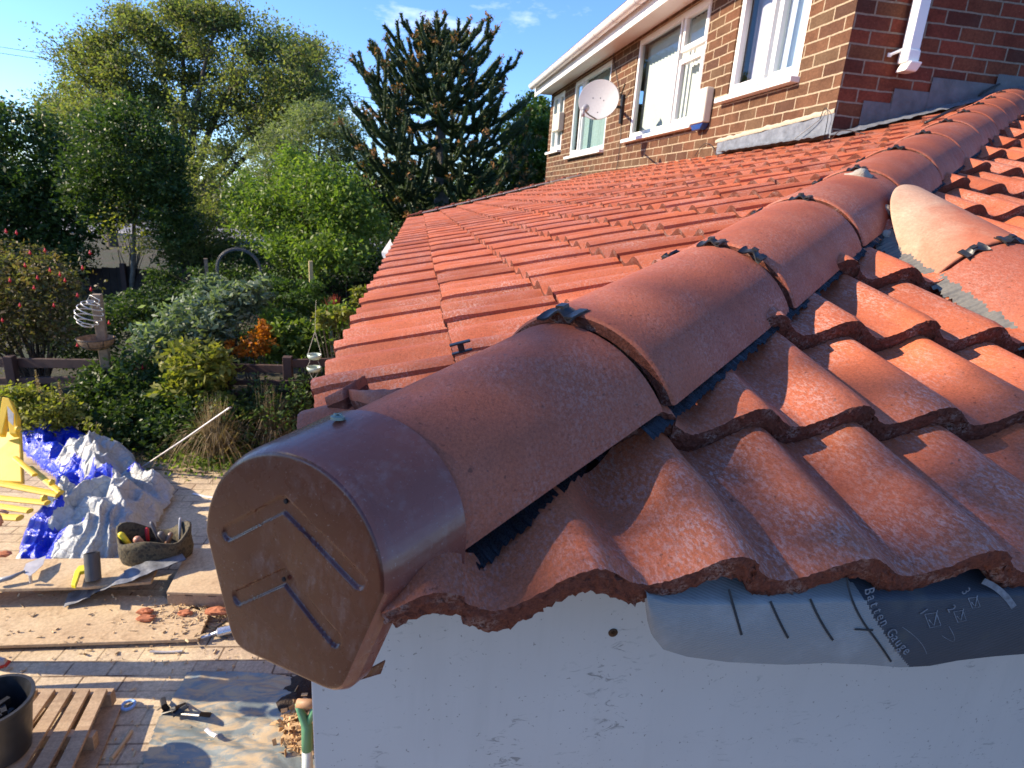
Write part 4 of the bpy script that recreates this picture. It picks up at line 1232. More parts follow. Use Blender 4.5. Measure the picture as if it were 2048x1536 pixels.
G_DARK = leaf_mat('dark_leaf', [(0.020, 0.044, 0.013), (0.06, 0.10, 0.026), (0.036, 0.066, 0.018), (0.11, 0.16, 0.045)], 0.32, 0.35)
G_MID = leaf_mat('mid_leaf', [(0.035, 0.07, 0.014), (0.08, 0.14, 0.028), (0.055, 0.10, 0.02), (0.12, 0.18, 0.04)], 0.35, 0.35)
G_LIME = leaf_mat('bright_leaf', [(0.07, 0.12, 0.022), (0.14, 0.21, 0.04), (0.10, 0.155, 0.028), (0.21, 0.26, 0.07)], 0.4, 0.35)
G_OLIVE = leaf_mat('olive_leaf', [(0.10, 0.13, 0.045), (0.18, 0.20, 0.075), (0.13, 0.155, 0.06), (0.23, 0.21, 0.08)], 0.45, 0.5)
G_SILV = leaf_mat('silvery_leaf', [(0.11, 0.145, 0.06), (0.21, 0.24, 0.13), (0.15, 0.18, 0.085), (0.27, 0.30, 0.18)], 0.35, 0.4)
G_GREY = leaf_mat('grey_green_leaf', [(0.09, 0.13, 0.08), (0.19, 0.24, 0.16), (0.13, 0.18, 0.11), (0.25, 0.30, 0.21)], 0.3, 0.4)
G_YEL = leaf_mat('yellow_green_leaf', [(0.16, 0.17, 0.03), (0.26, 0.25, 0.06), (0.12, 0.16, 0.03)], 0.4, 0.45)
G_ORG = leaf_mat('orange_leaf', [(0.45, 0.13, 0.01), (0.55, 0.20, 0.02), (0.30, 0.10, 0.02)], 0.35, 0.45)
G_FUCH = leaf_mat('fuchsia_leaf', [(0.10, 0.11, 0.035), (0.17, 0.15, 0.06), (0.14, 0.09, 0.05), (0.07, 0.09, 0.03)], 0.35, 0.4)
G_STRAW = leaf_mat('straw_stem', [(0.26, 0.19, 0.11), (0.36, 0.27, 0.16), (0.18, 0.13, 0.08)], 0.3, 0.7)
G_RED = leaf_mat('dark_red_leaf', [(0.16, 0.02, 0.015), (0.28, 0.05, 0.03), (0.09, 0.02, 0.015)], 0.3, 0.4)
M_FLOWER = plain('red_flower', (0.60, 0.015, 0.03), 0.5)

# ---- far background
bush('tree_belt', 'long dark belt of distant garden trees behind everything else', 'trees',
     [E_(x, 395 + RNG.uniform(-12, 12), 46, 95, 60 + RNG.uniform(0, 30), 60) for x in range(-300, 1500, 110)], 26000, 0.34, G_DARK, per=20, cl=0.22, stems=1, seed=3)
# ---- big open-crowned tree: visible fan of limbs
def big_tree():
    D = 24.0; k = D / FPX
    b = at(375, 520, D); b[2] = GZ
    T = thing('tall_tree', 'tallest tree, wide open yellow-green crown with visible limbs against the sky', 'tree', b)
    rs = np.random.default_rng(11)
    fork = at(372, 420, D)
    mb = MB(); mb.tube([b, (b + fork) / 2 + [0.1, 0, 0], fork], [0.32, 0.26, 0.22], 12, cap=False)
    outline = [(150, 215), (145, 85), (230, 55), (240, 30), (310, 5), (400, 10), (450, 15), (500, 35), (545, 60), (640, 72), (660, 160), (655, 215), (560, 265), (610, 230), (100, 230), (180, 255), (300, 60), (350, 90), (420, 100), (470, 120), (530, 140), (260, 150), (205, 130), (330, 190), (420, 210), (490, 225), (590, 160), (600, 110), (280, 230), (370, 260), (440, 290), (510, 200), (320, 130), (380, 30), (250, 110), (215, 190), (450, 170), (560, 100), (395, 150), (350, 220), (290, 290), (120, 200), (90, 250), (130, 280), (170, 100), (200, 70), (270, 25), (350, 5), (430, 8), (600, 85), (620, 130), (520, 250), (570, 230), (480, 150), (160, 150), (240, 180), (300, 180), (620, 190), (540, 190), (500, 90), (400, 60)]
    pts = []
    limbs = []
    main_t = [(200, 130), (300, 60), (365, 50), (430, 60), (520, 100), (600, 150), (590, 230), (240, 240), (140, 230)]
    for i, (x, y) in enumerate(main_t):
        t = at(x, y, D + rs.uniform(-1.8, 1.8)); st = fork + np.array([0, 0, -0.3 + 0.2 * (i % 3)])
        mid = st * 0.5 + t * 0.5 + np.array([(st[0] - t[0]) * 0.16, 0, 0.15 * (t[2] - st[2]) * (1 if abs(x - 380) < 150 else -0.6)])
        Q = np.array([(1 - s) ** 2 * st + 2 * s * (1 - s) * mid + s * s * t for s in np.linspace(0, 1, 10)])
        mb.tube(Q, [0.15 * (1 - s) ** 0.8 + 0.02 for s in np.linspace(0, 1, 10)], 7, cap=False); limbs.append(Q)
    tips = []
    for (x, y) in outline:
        for q in range(3):
            tips.append(at(x + rs.uniform(-22, 22), y + rs.uniform(-6, 26), D + rs.uniform(-2.3, 2.3)))
    LQ = np.vstack(limbs)
    twigs = []
    for t in tips:
        d = np.linalg.norm(LQ - t, axis=1) + 2.0 * (LQ[:, 2] > t[2] - 0.3)
        s_ = LQ[np.argmin(d)]
        n_ = 7; mid = (s_ + t) / 2 + rs.normal(0, 0.18, 3) + [0, 0, -0.15]
        Q = np.array([(1 - u) ** 2 * s_ + 2 * u * (1 - u) * mid + u * u * t for u in np.linspace(0, 1, n_)])
        mb.tube(Q, [0.045 * (1 - u) + 0.010 for u in np.linspace(0, 1, n_)], 5, cap=False)
        for u in (2, 3, 4, 5, 6):
            for _ in range(3):
                e = Q[u] + rs.normal(0, 0.42, 3) * [1, 1, .7] + [0, 0, 0.18]
                mb.tube([Q[u], (Q[u] + e) / 2 + [0, 0, -0.04], e], [0.014, 0.010, 0.006], 4, cap=False)
                twigs.append(e); twigs.append((Q[u] + e) / 2)
    mb.build('trunk', M_BARK, T, smooth=True)
    tw = np.array(twigs)
    C_ = (tw[:, None, :] + rs.normal(size=(len(tw), 22, 3)) * np.array([0.21, 0.21, 0.14])).reshape(-1, 3)
    fast_quads('crown', leaf_quads(C_, 0.12, 0.55, 0.5, rs=rs), G_OLIVE, T)
big_tree()
bush('leafy_tree', 'olive-green bushy tree left of the tallest tree, low against the cloud', 'tree', [E_(165, 270, 21, 75, 60), E_(110, 260, 21, 40, 50), E_(230, 300, 21, 70, 60), E_(300, 330, 21, 60, 60)], 9000, 0.14, G_OLIVE, per=18, cl=0.22, trunk=(0.14, 0.8), seed=5)
bush('dark_conifer_hedge', 'big dense dark-green tree filling the left edge', 'tree', [E_(40, 330, 13, 110, 130), E_(-60, 330, 13, 110, 150), E_(120, 420, 13, 80, 100), E_(20, 450, 13, 120, 100), E_(-120, 420, 13, 120, 150), E_(150, 330, 14, 50, 50)], 42000, 0.11, G_DARK, per=24, cl=0.2, trunk=(0.12, 0.8), seed=6)
bush('small_tree', 'dark small-leaved tree with bare pale trunks over the far fence', 'tree', [E_(250, 330, 12, 100, 100), E_(200, 390, 12, 60, 70), E_(320, 350, 12, 60, 80), E_(250, 250, 12, 70, 50), E_(340, 430, 12, 50, 60)], 26000, 0.085, G_DARK, per=22, cl=0.22, shell=0.3, seed=7, trunk=(0.045, 0.62), stem_mat=M_BARK2, base=on_z(262, 590))
bush('multi_stem_shrub', 'tangle of pale bare stems with sparse leaves in front of the far road', 'shrub', [E_(255, 450, 11.8, 40, 60), E_(290, 470, 11.8, 30, 40)], 800, 0.07, G_YEL, per=8, cl=0.5, stems=9, stem_mat=M_BARK2, seed=8, base=on_z(268, 580))
bush('brown_twiggy_shrub', 'tall thin grey-brown twiggy shrub below the tallest tree', 'shrub', [E_(395, 400, 15, 60, 110), E_(420, 470, 14, 80, 70), E_(350, 480, 14, 40, 60)], 14000, 0.085, G_OLIVE, per=16, cl=0.25, stems=16, seed=9)
bush('silver_tree', 'silvery willow-like tree left of the monkey puzzle', 'tree', [E_(625, 300, 17, 75, 80), E_(560, 330, 17, 70, 60), E_(690, 300, 17, 45, 70), E_(640, 240, 17, 50, 40), E_(580, 400, 17, 80, 70)], 26000, 0.14, G_SILV, asp=0.22, per=20, cl=0.3, shell=0.35, trunk=(0.1, 0.7), droop=-0.2, seed=10)
bush('glossy_shrub', 'bright glossy green shrub in full sun behind the roof edge', 'shrub', [E_(640, 390, 11, 70, 70), E_(540, 430, 11.4, 70, 60), E_(700, 440, 11, 60, 80), E_(590, 490, 11, 60, 40), E_(490, 400, 11.8, 40, 50), E_(660, 510, 10.5, 70, 45), E_(590, 340, 11.6, 40, 40)], 24000, 0.085, G_LIME, per=12, cl=0.42, shell=0.15, seed=12, trunk=(0.06, 0.6))
bush('filler_shrub', 'dark shrub mass behind the board fence below the glossy shrub', 'shrub', [E_(430, 520, 15, 100, 40), E_(560, 530, 14, 90, 35), E_(690, 540, 13.5, 80, 50), E_(760, 500, 13, 60, 60)], 14000, 0.09, G_DARK, per=14, cl=0.3, shell=0.2, stems=2, seed=61)
bush('filler_shrub', 'dark shrub mass behind the board fence at the far left', 'shrub', [E_(60, 530, 12.5, 90, 50), E_(-60, 540, 12.5, 90, 60), E_(150, 520, 12.5, 35, 35)], 9000, 0.08, G_DARK, per=14, cl=0.3, shell=0.2, stems=2, seed=62)
bush('filler_shrub', 'shaded green shrub in front of the board fence under the arch', 'shrub', [E_(470, 560, 11.5, 90, 32), E_(590, 560, 11.5, 70, 32), E_(330, 560, 12, 40, 26)], 8000, 0.07, G_DARK, per=14, cl=0.3, shell=0.2, stems=2, seed=63)
bush('filler_shrub', 'dark low shrub between the grey shrub and the fuchsia', 'shrub', [E_(240, 650, 8.0, 70, 45), E_(300, 620, 8.3, 60, 35), E_(160, 680, 7.6, 60, 60), E_(450, 680, 7.6, 80, 50), E_(560, 700, 7.4, 60, 40)], 12000, 0.055, G_DARK, per=14, cl=0.3, shell=0.2, stems=2, seed=64)
bush('garden_tree', 'bright green leafy tree between the monkey puzzle and the brick house', 'tree', [E_(1055, 300, 18, 60, 100), E_(1080, 240, 18, 35, 45), E_(1020, 370, 18, 60, 60), E_(1120, 330, 18, 60, 90)], 22000, 0.13, G_MID, per=20, cl=0.22, shell=0.4, trunk=(0.12, 0.6), seed=13)
bush('backing_tree', 'dark green tree seen low through the monkey puzzle branches', 'tree', [E_(880, 420, 19, 150, 60), E_(740, 420, 19, 80, 60)], 16000, 0.14, G_DARK, per=20, cl=0.22, trunk=(0.1, 0.6), seed=14)

# ---- monkey puzzle
def monkey():
    D = 15.5; k = D / FPX; rs = np.random.default_rng(21)
    b = at(885, 500, D); b[2] = GZ
    top = at(880, 95, D)
    T = thing('monkey_puzzle', 'monkey puzzle tree with thick spiky dark arms and brown tips beside the brick house', 'tree', b)
    mb = MB(); tq = [b, b * .6 + top * .4 + [0.02, 0, 0], top]
    mb.tube(tq, [0.24, 0.19, 0.05], 12, cap=False); mb.build('trunk', plain('grey_scaly_bark', (0.12, 0.105, 0.09), 0.95, var=0.5, sc=10, bump=1, bsc=22, bd=0.03), T, smooth=True)
    core = MB(); scales = []; tips = []
    def arm(P, r_):
        P = np.asarray(P); core.tube(P, [r_ * 0.62] * (len(P) - 1) + [r_ * 0.45], 6)
        # needle scales round the arm
        seg = np.linalg.norm(np.diff(P, axis=0), axis=1); L = seg.sum(); m = int(L / 0.014 * 2.0)
        s = np.sort(rs.uniform(0, L, m)); cs = np.r_[0, np.cumsum(seg)]
        Q = np.stack([np.interp(s, cs, P[:, i]) for i in range(3)], -1)
        Tn = unit(np.stack([np.interp(s, cs, np.gradient(P[:, i])) for i in range(3)], -1))
        o = unit(np.cross(Tn, unit(rs.normal(size=(m, 3)))))
        side = unit(np.cross(Tn, o)); w_ = 0.019
        B0 = Q + o * r_ * 0.55
        tip = Q + o * r_ * 1.25 + Tn * 0.045
        scales.append(np.stack([B0 - side * w_, B0 + side * w_, tip + side * w_ * 0.25, tip - side * w_ * 0.25], 1))
        return P
    H = top[2] - (GZ + 1.5)
    levels = [(0.00, 1.05, 0.32, 8), (0.08, 1.45, 0.18, 9), (0.17, 1.70, 0.10, 9), (0.27, 1.95, 0.06, 9), (0.37, 2.10, 0.02, 10), (0.48, 2.30, 0.0, 10), (0.59, 2.35, -0.03, 10), (0.70, 2.45, -0.05, 10), (0.81, 2.40, -0.07, 10), (0.92, 2.3, -0.09, 9)]
    for fr, R_, rise, n_ in levels:
        z = top[2] - fr * H
        for i in range(n_):
            c = np.array([top[0] + (b[0] - top[0]) * fr, top[1] + (b[1] - top[1]) * fr, z + rs.uniform(-.10, .10)])
            ph = 2 * PI * (i + rs.uniform(-.3, .3)) / n_ + fr * 9
            Rr = R_ * rs.uniform(0.75, 1.1) * (1.08 if math.cos(ph) < -0.2 and 0.25 < fr < 0.7 else 1.0)
            d = np.array([math.cos(ph), math.sin(ph), 0]); s = np.cross(d, [0, 0, 1]); bend = rs.uniform(-.25, .25)
            P = [c + d * Rr * t + s * Rr * bend * t * t + np.array([0, 0, Rr * (rise * t - 0.15 * math.sin(min(1, t * 1.15) * PI) + 0.20 * t ** 4)]) for t in np.linspace(0.05, 1, 12)]
            P = arm(P, 0.070); tips.append(P[-1])
            for q in range(3 + (Rr > 1.0) * 2 + (Rr > 1.6) * 2):
                t0 = rs.integers(4, 11); st = P[t0]; dirn = unit(P[min(t0 + 1, 11)] - P[t0 - 1])
                sd = s * (1 if q % 2 else -1)
                L = Rr * rs.uniform(0.20, 0.34) * (1.35 - t0 / 14) + 0.08
                A_ = [st + dirn * L * u * 0.8 + sd * L * 0.75 * u ** 0.8 + np.array([0, 0, L * (-0.10 * math.sin(u * PI) + 0.45 * u ** 3)]) for u in np.linspace(0, 1, 7)]
                A_ = np.array(A_); A_[0] = st
                arm(A_, 0.060); tips.append(A_[-1])
    for i in range(7):
        ph = i * 0.9; q_ = 0.35 + 0.25 * (i % 2); e = top + np.array([math.cos(ph) * q_, math.sin(ph) * q_, 0.36 + 0.14 * (i % 3)])
        arm([top - [0, 0, .25], top + (e - top) * .5 - [0, 0, .08], top + (e - top) * .8 + [0, 0, .02], e], 0.07)
        if i % 2: tips.append(e - [0, 0, .05])
    lo = []
    gm = leaf_mat('monkey_puzzle_scale', [(0.022, 0.045, 0.014), (0.055, 0.09, 0.026), (0.034, 0.06, 0.018), (0.10, 0.14, 0.045)], 0.1, 0.4)
    core.build('branch_core', plain('dark_arm', (0.025, 0.045, 0.014), 0.8), T)
    fast_quads('crown', np.vstack(scales), gm, T)
    tips = np.array(tips); tips = tips[rs.random(len(tips)) < 0.38]
    C_ = (tips[:, None, :] + rs.normal(size=(len(tips), 16, 3)) * 0.045).reshape(-1, 3)
    fast_quads('cone_tip', leaf_quads(C_, 0.10, 0.35, 0.6, rs=rs), leaf_mat('rusty_tip', [(0.22, 0.10, 0.035), (0.32, 0.16, 0.06), (0.15, 0.075, 0.03)], 0.2, 0.6), T)
monkey()

# ---- garden plants, back to front
VG = 'clipped plants in the vegetable plot'
def row_of(specs):
    for a_ in specs: bush(*a_[:3], *a_[3], **a_[4])
row_of([
 ('hedge_plant', 'low dark green mounded shrub in the middle of the far plot', 'shrub', ([E_(380, 600, 8.6, 120, 32), E_(270, 610, 8.6, 60, 30)], 9000, 0.055, G_DARK), dict(seed=31, stems=2)),
 ('hedge_plant', 'fine-leaved green mound behind the white stake', 'shrub', ([E_(590, 600, 8.4, 75, 42), E_(540, 585, 8.4, 40, 25)], 9000, 0.05, G_MID), dict(seed=32, stems=2)),
 ('grey_shrub', 'tall grey-green leafed shrub right of the hanging basket', 'shrub', ([E_(400, 650, 6.6, 70, 60), E_(330, 680, 6.6, 60, 40), E_(470, 600, 6.8, 40, 40), E_(430, 570, 6.9, 40, 20), E_(520, 590, 7.0, 22, 40)], 7000, 0.085, G_GREY), dict(seed=33, per=9, cl=0.3, shell=0.2, asp=0.4, stems=7)),
 ('glossy_bush', 'dark glossy plant low behind the fence rail with paler new leaves', 'shrub', ([E_(300, 760, 6.3, 90, 60), E_(220, 790, 6.3, 70, 60), E_(380, 800, 6.2, 70, 60), E_(280, 840, 6.0, 110, 45)], 16000, 0.06, G_DARK), dict(seed=34, per=14, cl=0.25, shell=0.25)),
 ('yellowing_shrub', 'rhododendron-like shrub with yellowing leaves in front of the fence', 'shrub', ([E_(400, 730, 6.0, 60, 45), E_(370, 780, 6.0, 50, 30), E_(430, 800, 5.9, 30, 20)], 2600, 0.09, G_YEL), dict(seed=35, per=9, cl=0.4, asp=0.4, shell=0.2)),
 ('fuchsia_bush', 'large fuchsia bush with small red hanging flowers at the left edge', 'shrub', ([E_(50, 600, 6.8, 100, 90), E_(-60, 620, 6.8, 100, 120), E_(110, 560, 6.8, 50, 40), E_(120, 640, 6.8, 60, 60), E_(20, 520, 6.9, 70, 35)], 15000, 0.055, G_FUCH), dict(seed=36, per=14, cl=0.3, shell=0.25, stems=9)),
 ('autumn_shrub', 'orange-leaved autumn shrub above the dark fence rail', 'shrub', ([E_(520, 680, 6.5, 26, 30), E_(490, 700, 6.5, 34, 12), E_(465, 690, 6.5, 14, 10), E_(530, 650, 6.5, 12, 14)], 1100, 0.05, G_ORG), dict(seed=37, per=10, cl=0.4, shell=0.1, stems=2)),
 ('laurel', 'light green laurel by the glass lantern and roof edge', 'shrub', ([E_(600, 680, 6.8, 75, 45), E_(560, 650, 6.9, 40, 30), E_(680, 650, 6.8, 40, 40)], 6500, 0.07, G_LIME), dict(seed=38, per=12, cl=0.3, shell=0.2)),
 ('spurge', 'yellow-green leafy plant against the tile edge', 'shrub', ([E_(650, 640, 6.3, 22, 16), E_(685, 630, 6.3, 20, 14), E_(720, 600, 6.9, 20, 24)], 900, 0.07, G_YEL), dict(seed=39, per=10, cl=0.4)),
 ('red_phormium', 'dark red spiky leaves standing before the dark trees', 'plant', ([E_(665, 605, 7.6, 14, 20)], 60, 0.02, G_RED), dict(seed=40)),
 ('nettle_clump', 'shaded dark undergrowth below the tarpaulin side fence', 'undergrowth', ([E_(440, 840, 5.9, 110, 55), E_(560, 830, 6.2, 90, 70), E_(340, 870, 5.8, 80, 30), E_(640, 790, 6.6, 60, 60)], 13000, 0.05, G_DARK), dict(seed=41, per=12, cl=0.3, shell=0.1)),
 ('astilbe', 'yellow-green ferny plant with feathery plumes behind the blue sheet', 'plant', ([E_(80, 820, 5.6, 60, 40), E_(30, 800, 5.6, 40, 30), E_(130, 830, 5.6, 30, 30)], 4200, 0.05, G_YEL), dict(seed=42, per=10, cl=0.35, shell=0.2)),
 ('seedling_plant', 'small pale leafy shoots rising beside the tarpaulin', 'plant', ([E_(185, 855, 5.4, 14, 22), E_(210, 885, 5.3, 18, 10)], 160, 0.05, G_YEL), dict(seed=43, per=8, cl=0.5, stems=3)),
])
def spikes(name, label, cat, c, n, L, w_, mat, seed, spread=0.6, arch=0.3, kind=None):
    rs = np.random.default_rng(seed); c = np.asarray(c, float)
    Q = []
    for i in range(n):
        ph = rs.uniform(0, 2 * PI); a = abs(rs.normal(0, spread)); l = L * rs.uniform(.6, 1.1)
        d = np.array([math.cos(ph) * math.sin(a), math.sin(ph) * math.sin(a), math.cos(a)]); s = unit(np.cross(d, [0.3, 0.2, 1]))
        o_ = c + rs.normal(0, L * .06, 3) * [1, 1, 0]; prev = o_
        m = o_ + d * l * .6; e = o_ + d * l + np.array([0, 0, -arch * l * math.sin(a)])
        Q.append([o_ - s * w_ / 2, o_ + s * w_ / 2, m + s * w_ / 2, m - s * w_ / 2]); Q.append([m - s * w_ / 2, m + s * w_ / 2, e + s * w_ * .08, e - s * w_ * .08])
    o = fast_quads(name, np.array(Q), mat, None, loc=c)
    return props(o, label, cat, kind=kind)
q = at(668, 640, 7.6); spikes('phormium', 'clump of upright dark red sword leaves by the monkey puzzle shade', 'plant', q, 45, 0.36, 0.022, G_RED, 3, 0.35)
def dry_grass():
    for i, (x, y, d, L, n, lab) in enumerate([(430, 890, 5.6, 0.62, 700, 'tuft of dry straw-coloured grass left of the end cap'), (540, 850, 6.0, 0.6, 600, 'dry straw-coloured grass between fence and roof corner'), (590, 830, 6.2, 0.55, 350, 'thin dry grass by the fence beneath the glass lantern')]):
        q = at(x, y, d); q[2] = GZ + 0.05
        spikes('dry_grass', lab, 'grass', q, n, L, 0.006, G_STRAW, 50 + i, 0.55, 0.8)
dry_grass()
rs = np.random.default_rng(77)
def flat_patch(name, label, pts, n, size, mat, seed, h=0.08):
    rs_ = np.random.default_rng(seed); c = on_z(*pts[0]); Q = []
    for (x, y) in pts:
        P = on_z(x, y); Q.append(P + rs_.normal(size=(n, 3)) * [0.16, 0.13, 0] + np.abs(rs_.normal(size=(n, 1))) * [0, 0, h])
    o = fast_quads(name, leaf_quads(np.vstack(Q), size, 0.5, -0.3, rs=rs_), mat, None, loc=c); return props(o, label, 'ground cover', kind='stuff')
flat_patch('ground_cover', 'low bright weeds along the edge of the paving', [(330, 915), (400, 925), (440, 932), (430, 915), (465, 925), (380, 905)], 260, 0.045, G_LIME, 1, 0.05)
flat_patch('leaf_litter', 'dead leaves and stones along the paving edge', [(300, 900), (350, 895), (420, 895), (480, 900), (290, 915)], 200, 0.04, G_STRAW, 2, 0.02)
# fuchsia flowers
FL = [(33, 465), (100, 540), (120, 548), (165, 535), (180, 505), (68, 575), (75, 555), (50, 530), (182, 578), (155, 590), (130, 560), (12, 462), (90, 500), (40, 610), (155, 690), (60, 505), (218, 645), (20, 560), (108, 610), (285, 735), (5, 640)]
for i, (x, y) in enumerate(FL):
    c = at(x, y, 6.25); mb = MB()
    mb.lathe(c, [(0.002, 0.024), (0.006, 0.014), (0.008, 0.0), (0.016, -0.012), (0.005, -0.010), (0.005, -0.024), (0.001, -0.027)], 7)
    props(mb.build('fuchsia_flower', M_FLOWER, None, loc=c, smooth=True), ('small red drooping fuchsia flower low in the undergrowth, away from the left bush' if x > 200 else 'small red drooping fuchsia flower on the left bush'), 'flower', 'red flowers on the fuchsia bush')
# plumes of the astilbe
T_ = None
for i, (x, y, h_) in enumerate([(55, 775, 60), (77, 738, 80), (108, 770, 60), (122, 760, 66), (20, 790, 40), (4, 785, 40), (138, 790, 40)]):
    c = at(x, y + h_ * .5, 5.5); L = h_ * 5.5 / FPX; n = 160
    t = rs.random(n); P = c + np.stack([rs.normal(0, 1, n) * 0.022 * (1 - t), rs.normal(0, 1, n) * 0.022 * (1 - t), (t - .5) * L], -1)
    o = fast_quads('plume', leaf_quads(P, 0.022, 0.5, 0, rs=rs), G_STRAW if i % 2 else G_YEL, None, loc=c - [0, 0, L / 2])
    props(o, ['tall straw plume third from the left behind the blue sheet', 'tallest feathery plume behind the blue sheet', 'broad plume between the tallest one and the wooden fence post', 'straw plume second from the right behind the blue sheet', 'small plume second from the left above the yellow barrier', 'leftmost small plume above the yellow barrier', 'rightmost small plume above the blue sheet'][i], 'plume', 'feathery plumes behind the blue sheet')

# ---- post with hanging basket and wire ball
M_WOODG = plain('weathered_wood', (0.24, 0.18, 0.12), 0.9, var=0.35, sc=30, bump=0.6, bsc=60, bd=0.004)
M_WOODD = plain('dark_stained_wood', (0.055, 0.028, 0.022), 0.75, var=0.35, sc=20, bump=0.5, bsc=60, bd=0.004)
DP = 6.1
pt, pb = at(203, 584, DP), at(206, 765, DP)
mb = MB(); L = pt[2] - GZ; mb.box(((pt[0] + pb[0]) / 2, (pt[1] + pb[1]) / 2, GZ + L / 2), (0.085, 0.085, L), rz=0.2)
props(mb.build('garden_post', M_WOODG, None, loc=(pt[0], pt[1], GZ), bevel=0.006), 'weathered square wooden post carrying the hanging basket', 'post')
M_COIR = plain('coir_liner', (0.26, 0.17, 0.10), 0.95, var=0.5, sc=40, bump=1, bsc=90, bd=0.01)
c = at(193, 684, 5.95); k_ = 5.95 / FPX; Rb = 33 * k_
B = thing('hanging_basket', 'empty coir-lined wire hanging basket fixed on the wooden post', 'hanging basket', c)
mb = MB(); prof = [(Rb * math.sin(t), -Rb * 0.75 * math.cos(t) + Rb * .25) for t in np.linspace(0.02, PI / 2, 10)]
mb.lathe(c, prof, 24); mb.lathe(c, [(q_[0] * .93, q_[1] + .006) for q_ in prof[::-1]] , 24); mb.build('liner', M_COIR, B, smooth=True)
mb = MB()
ang = np.arange(25) * 2 * PI / 24
for r_, z in ((Rb * 1.02, Rb * .25), (Rb * .8, -Rb * .2)): mb.tube([c + [r_ * math.cos(a), r_ * math.sin(a), z] for a in ang], 0.004, 5)
for k in range(8):
    a = k * PI / 4; mb.tube([c + [1.03 * r_ * math.cos(a), 1.03 * r_ * math.sin(a), z] for r_, z in prof], 0.003, 5)
mb.build('wire_frame', M_BLKPL, B, smooth=True)
cs_ = at(178, 628, 5.9); Rs = 24 * 5.9 / FPX
tt = np.linspace(0, 1, 260)
S_ = np.array([cs_ + np.array([Rs * math.sin(PI * (0.05 + .9 * t)) * math.cos(t * 2 * PI * 7), Rs * math.sin(PI * (0.05 + .9 * t)) * math.sin(t * 2 * PI * 7), Rs * 1.15 * math.cos(PI * (0.05 + .9 * t))]) for t in tt])
Rt = np.array(Matrix.Rotation(0.35, 3, 'Y')); S_ = (S_ - cs_) @ Rt.T + cs_
mb = MB(); mb.tube(S_, 0.0055, 5); mb.tube([S_[0], at(172, 607, 5.9), at(180, 590, 5.9), at(199, 600, 5.9), at(194, 615, 5.9)], 0.004, 5)
props(mb.build('spiral_wind_spinner', plain('pale_metal_wire', (0.55, 0.54, 0.50), 0.35, 0.3), None, loc=cs_ + [0, 0, -Rs], smooth=True), 'pale spiral wire ball hanging left of the wooden post top', 'garden ornament')
# ---- fences, stakes
def rail(mb, p, q, h_, d_=0.04):
    p, q = np.asarray(p), np.asarray(q); dv = q - p; n_ = np.array([-dv[1], dv[0], 0]); n_ /= np.linalg.norm(n_)
    mb.obox(p - n_ * d_ / 2 - [0, 0, h_ / 2], dv, n_ * d_, (0, 0, h_))
FN = thing('rail_fence', 'dark brown post and rail fence crossing the planting', 'fence', at(300, 800, 6.3) * [1, 1, 0] + [0, 0, GZ])
for (a_, b_, hh) in (((-150, 722, 6.4), (200, 728, 6.35), 0.10), ((-150, 765, 6.4), (200, 758, 6.35), 0.07), ((230, 730, 6.35), (575, 738, 6.3), 0.085), ((230, 764, 6.35), (575, 765, 6.3), 0.05), ((575, 727, 6.3), (720, 722, 6.5), 0.085), ((575, 765, 6.3), (720, 757, 6.5), 0.05), ((450, 790, 6.3), (700, 782, 6.5), 0.05)):
    mb = MB(); rail(mb, at(*a_), at(*b_), hh); mb.build('rail', M_WOODD, FN, bevel=0.004)
for x, y in ((575, 713), (18, 712), (380, 722)):
    p_ = at(x, y, 6.28); mb = MB(); mb.box((p_[0], p_[1], (p_[2] + GZ) / 2), (0.09, 0.09, p_[2] - GZ)); mb.build('post', M_WOODD, FN, bevel=0.006)
for (x, y0, y1, d, nm, lab, mat, wd) in ((411, 517, 590, 9.0, 'stake', 'grey weathered stake in the middle of the far plot', M_WOODG, .05), (621, 522, 600, 8.6, 'stake', 'pale yellowish wooden stake in the vegetable plot right of the arch', plain('new_wood', (0.5, 0.4, 0.2), .8), .05), (662, 638, 725, 6.6, 'stake', 'thin blue-green metal stake near the roof edge', plain('green_metal', (0.10, 0.17, 0.15), .5), .022)):
    p_ = at(x, y0, d); mb = MB(); mb.box((p_[0], p_[1], (p_[2] + GZ) / 2), (wd, wd, p_[2] - GZ), rz=.3); props(mb.build(nm, mat, None, loc=(p_[0], p_[1], GZ)), lab, 'stake')
# tea-light lantern on strings
q0 = at(630, 663, 5.8); LT = thing('hanging_lantern', 'two small glass dishes hanging on strings near the roof corner', 'lantern', at(628, 750, 5.8))
M_GL2 = plain('pale_glass', (0.45, 0.52, 0.42), 0.15, var=.1)
for k, (x, y) in enumerate(((629, 713), (628, 738))):
    c = at(x, y, 5.8); mb = MB(); r_ = 14 * 5.8 / FPX; mb.lathe(c, [(0.001, -0.02), (r_ * .8, -0.022), (r_, 0.0), (r_, 0.022), (r_ * .88, 0.022), (r_ * .86, 0.0), (r_ * .7, -0.012), (0.001, -0.012)], 20); mb.build('glass_dish', M_GL2, LT, smooth=True)
mb = MB()
for s_ in (-1, 1): mb.tube([q0, at(629 + 14 * s_, 710, 5.8), at(628 + 8 * s_, 722, 5.8), at(628 + 14 * s_, 736, 5.8), at(627, 760, 5.8)], 0.002, 4)
mb.tube([at(632, 600, 5.8), q0], 0.0015, 4); mb.build('string', plain('string', (.45, .42, .35), .9), LT)
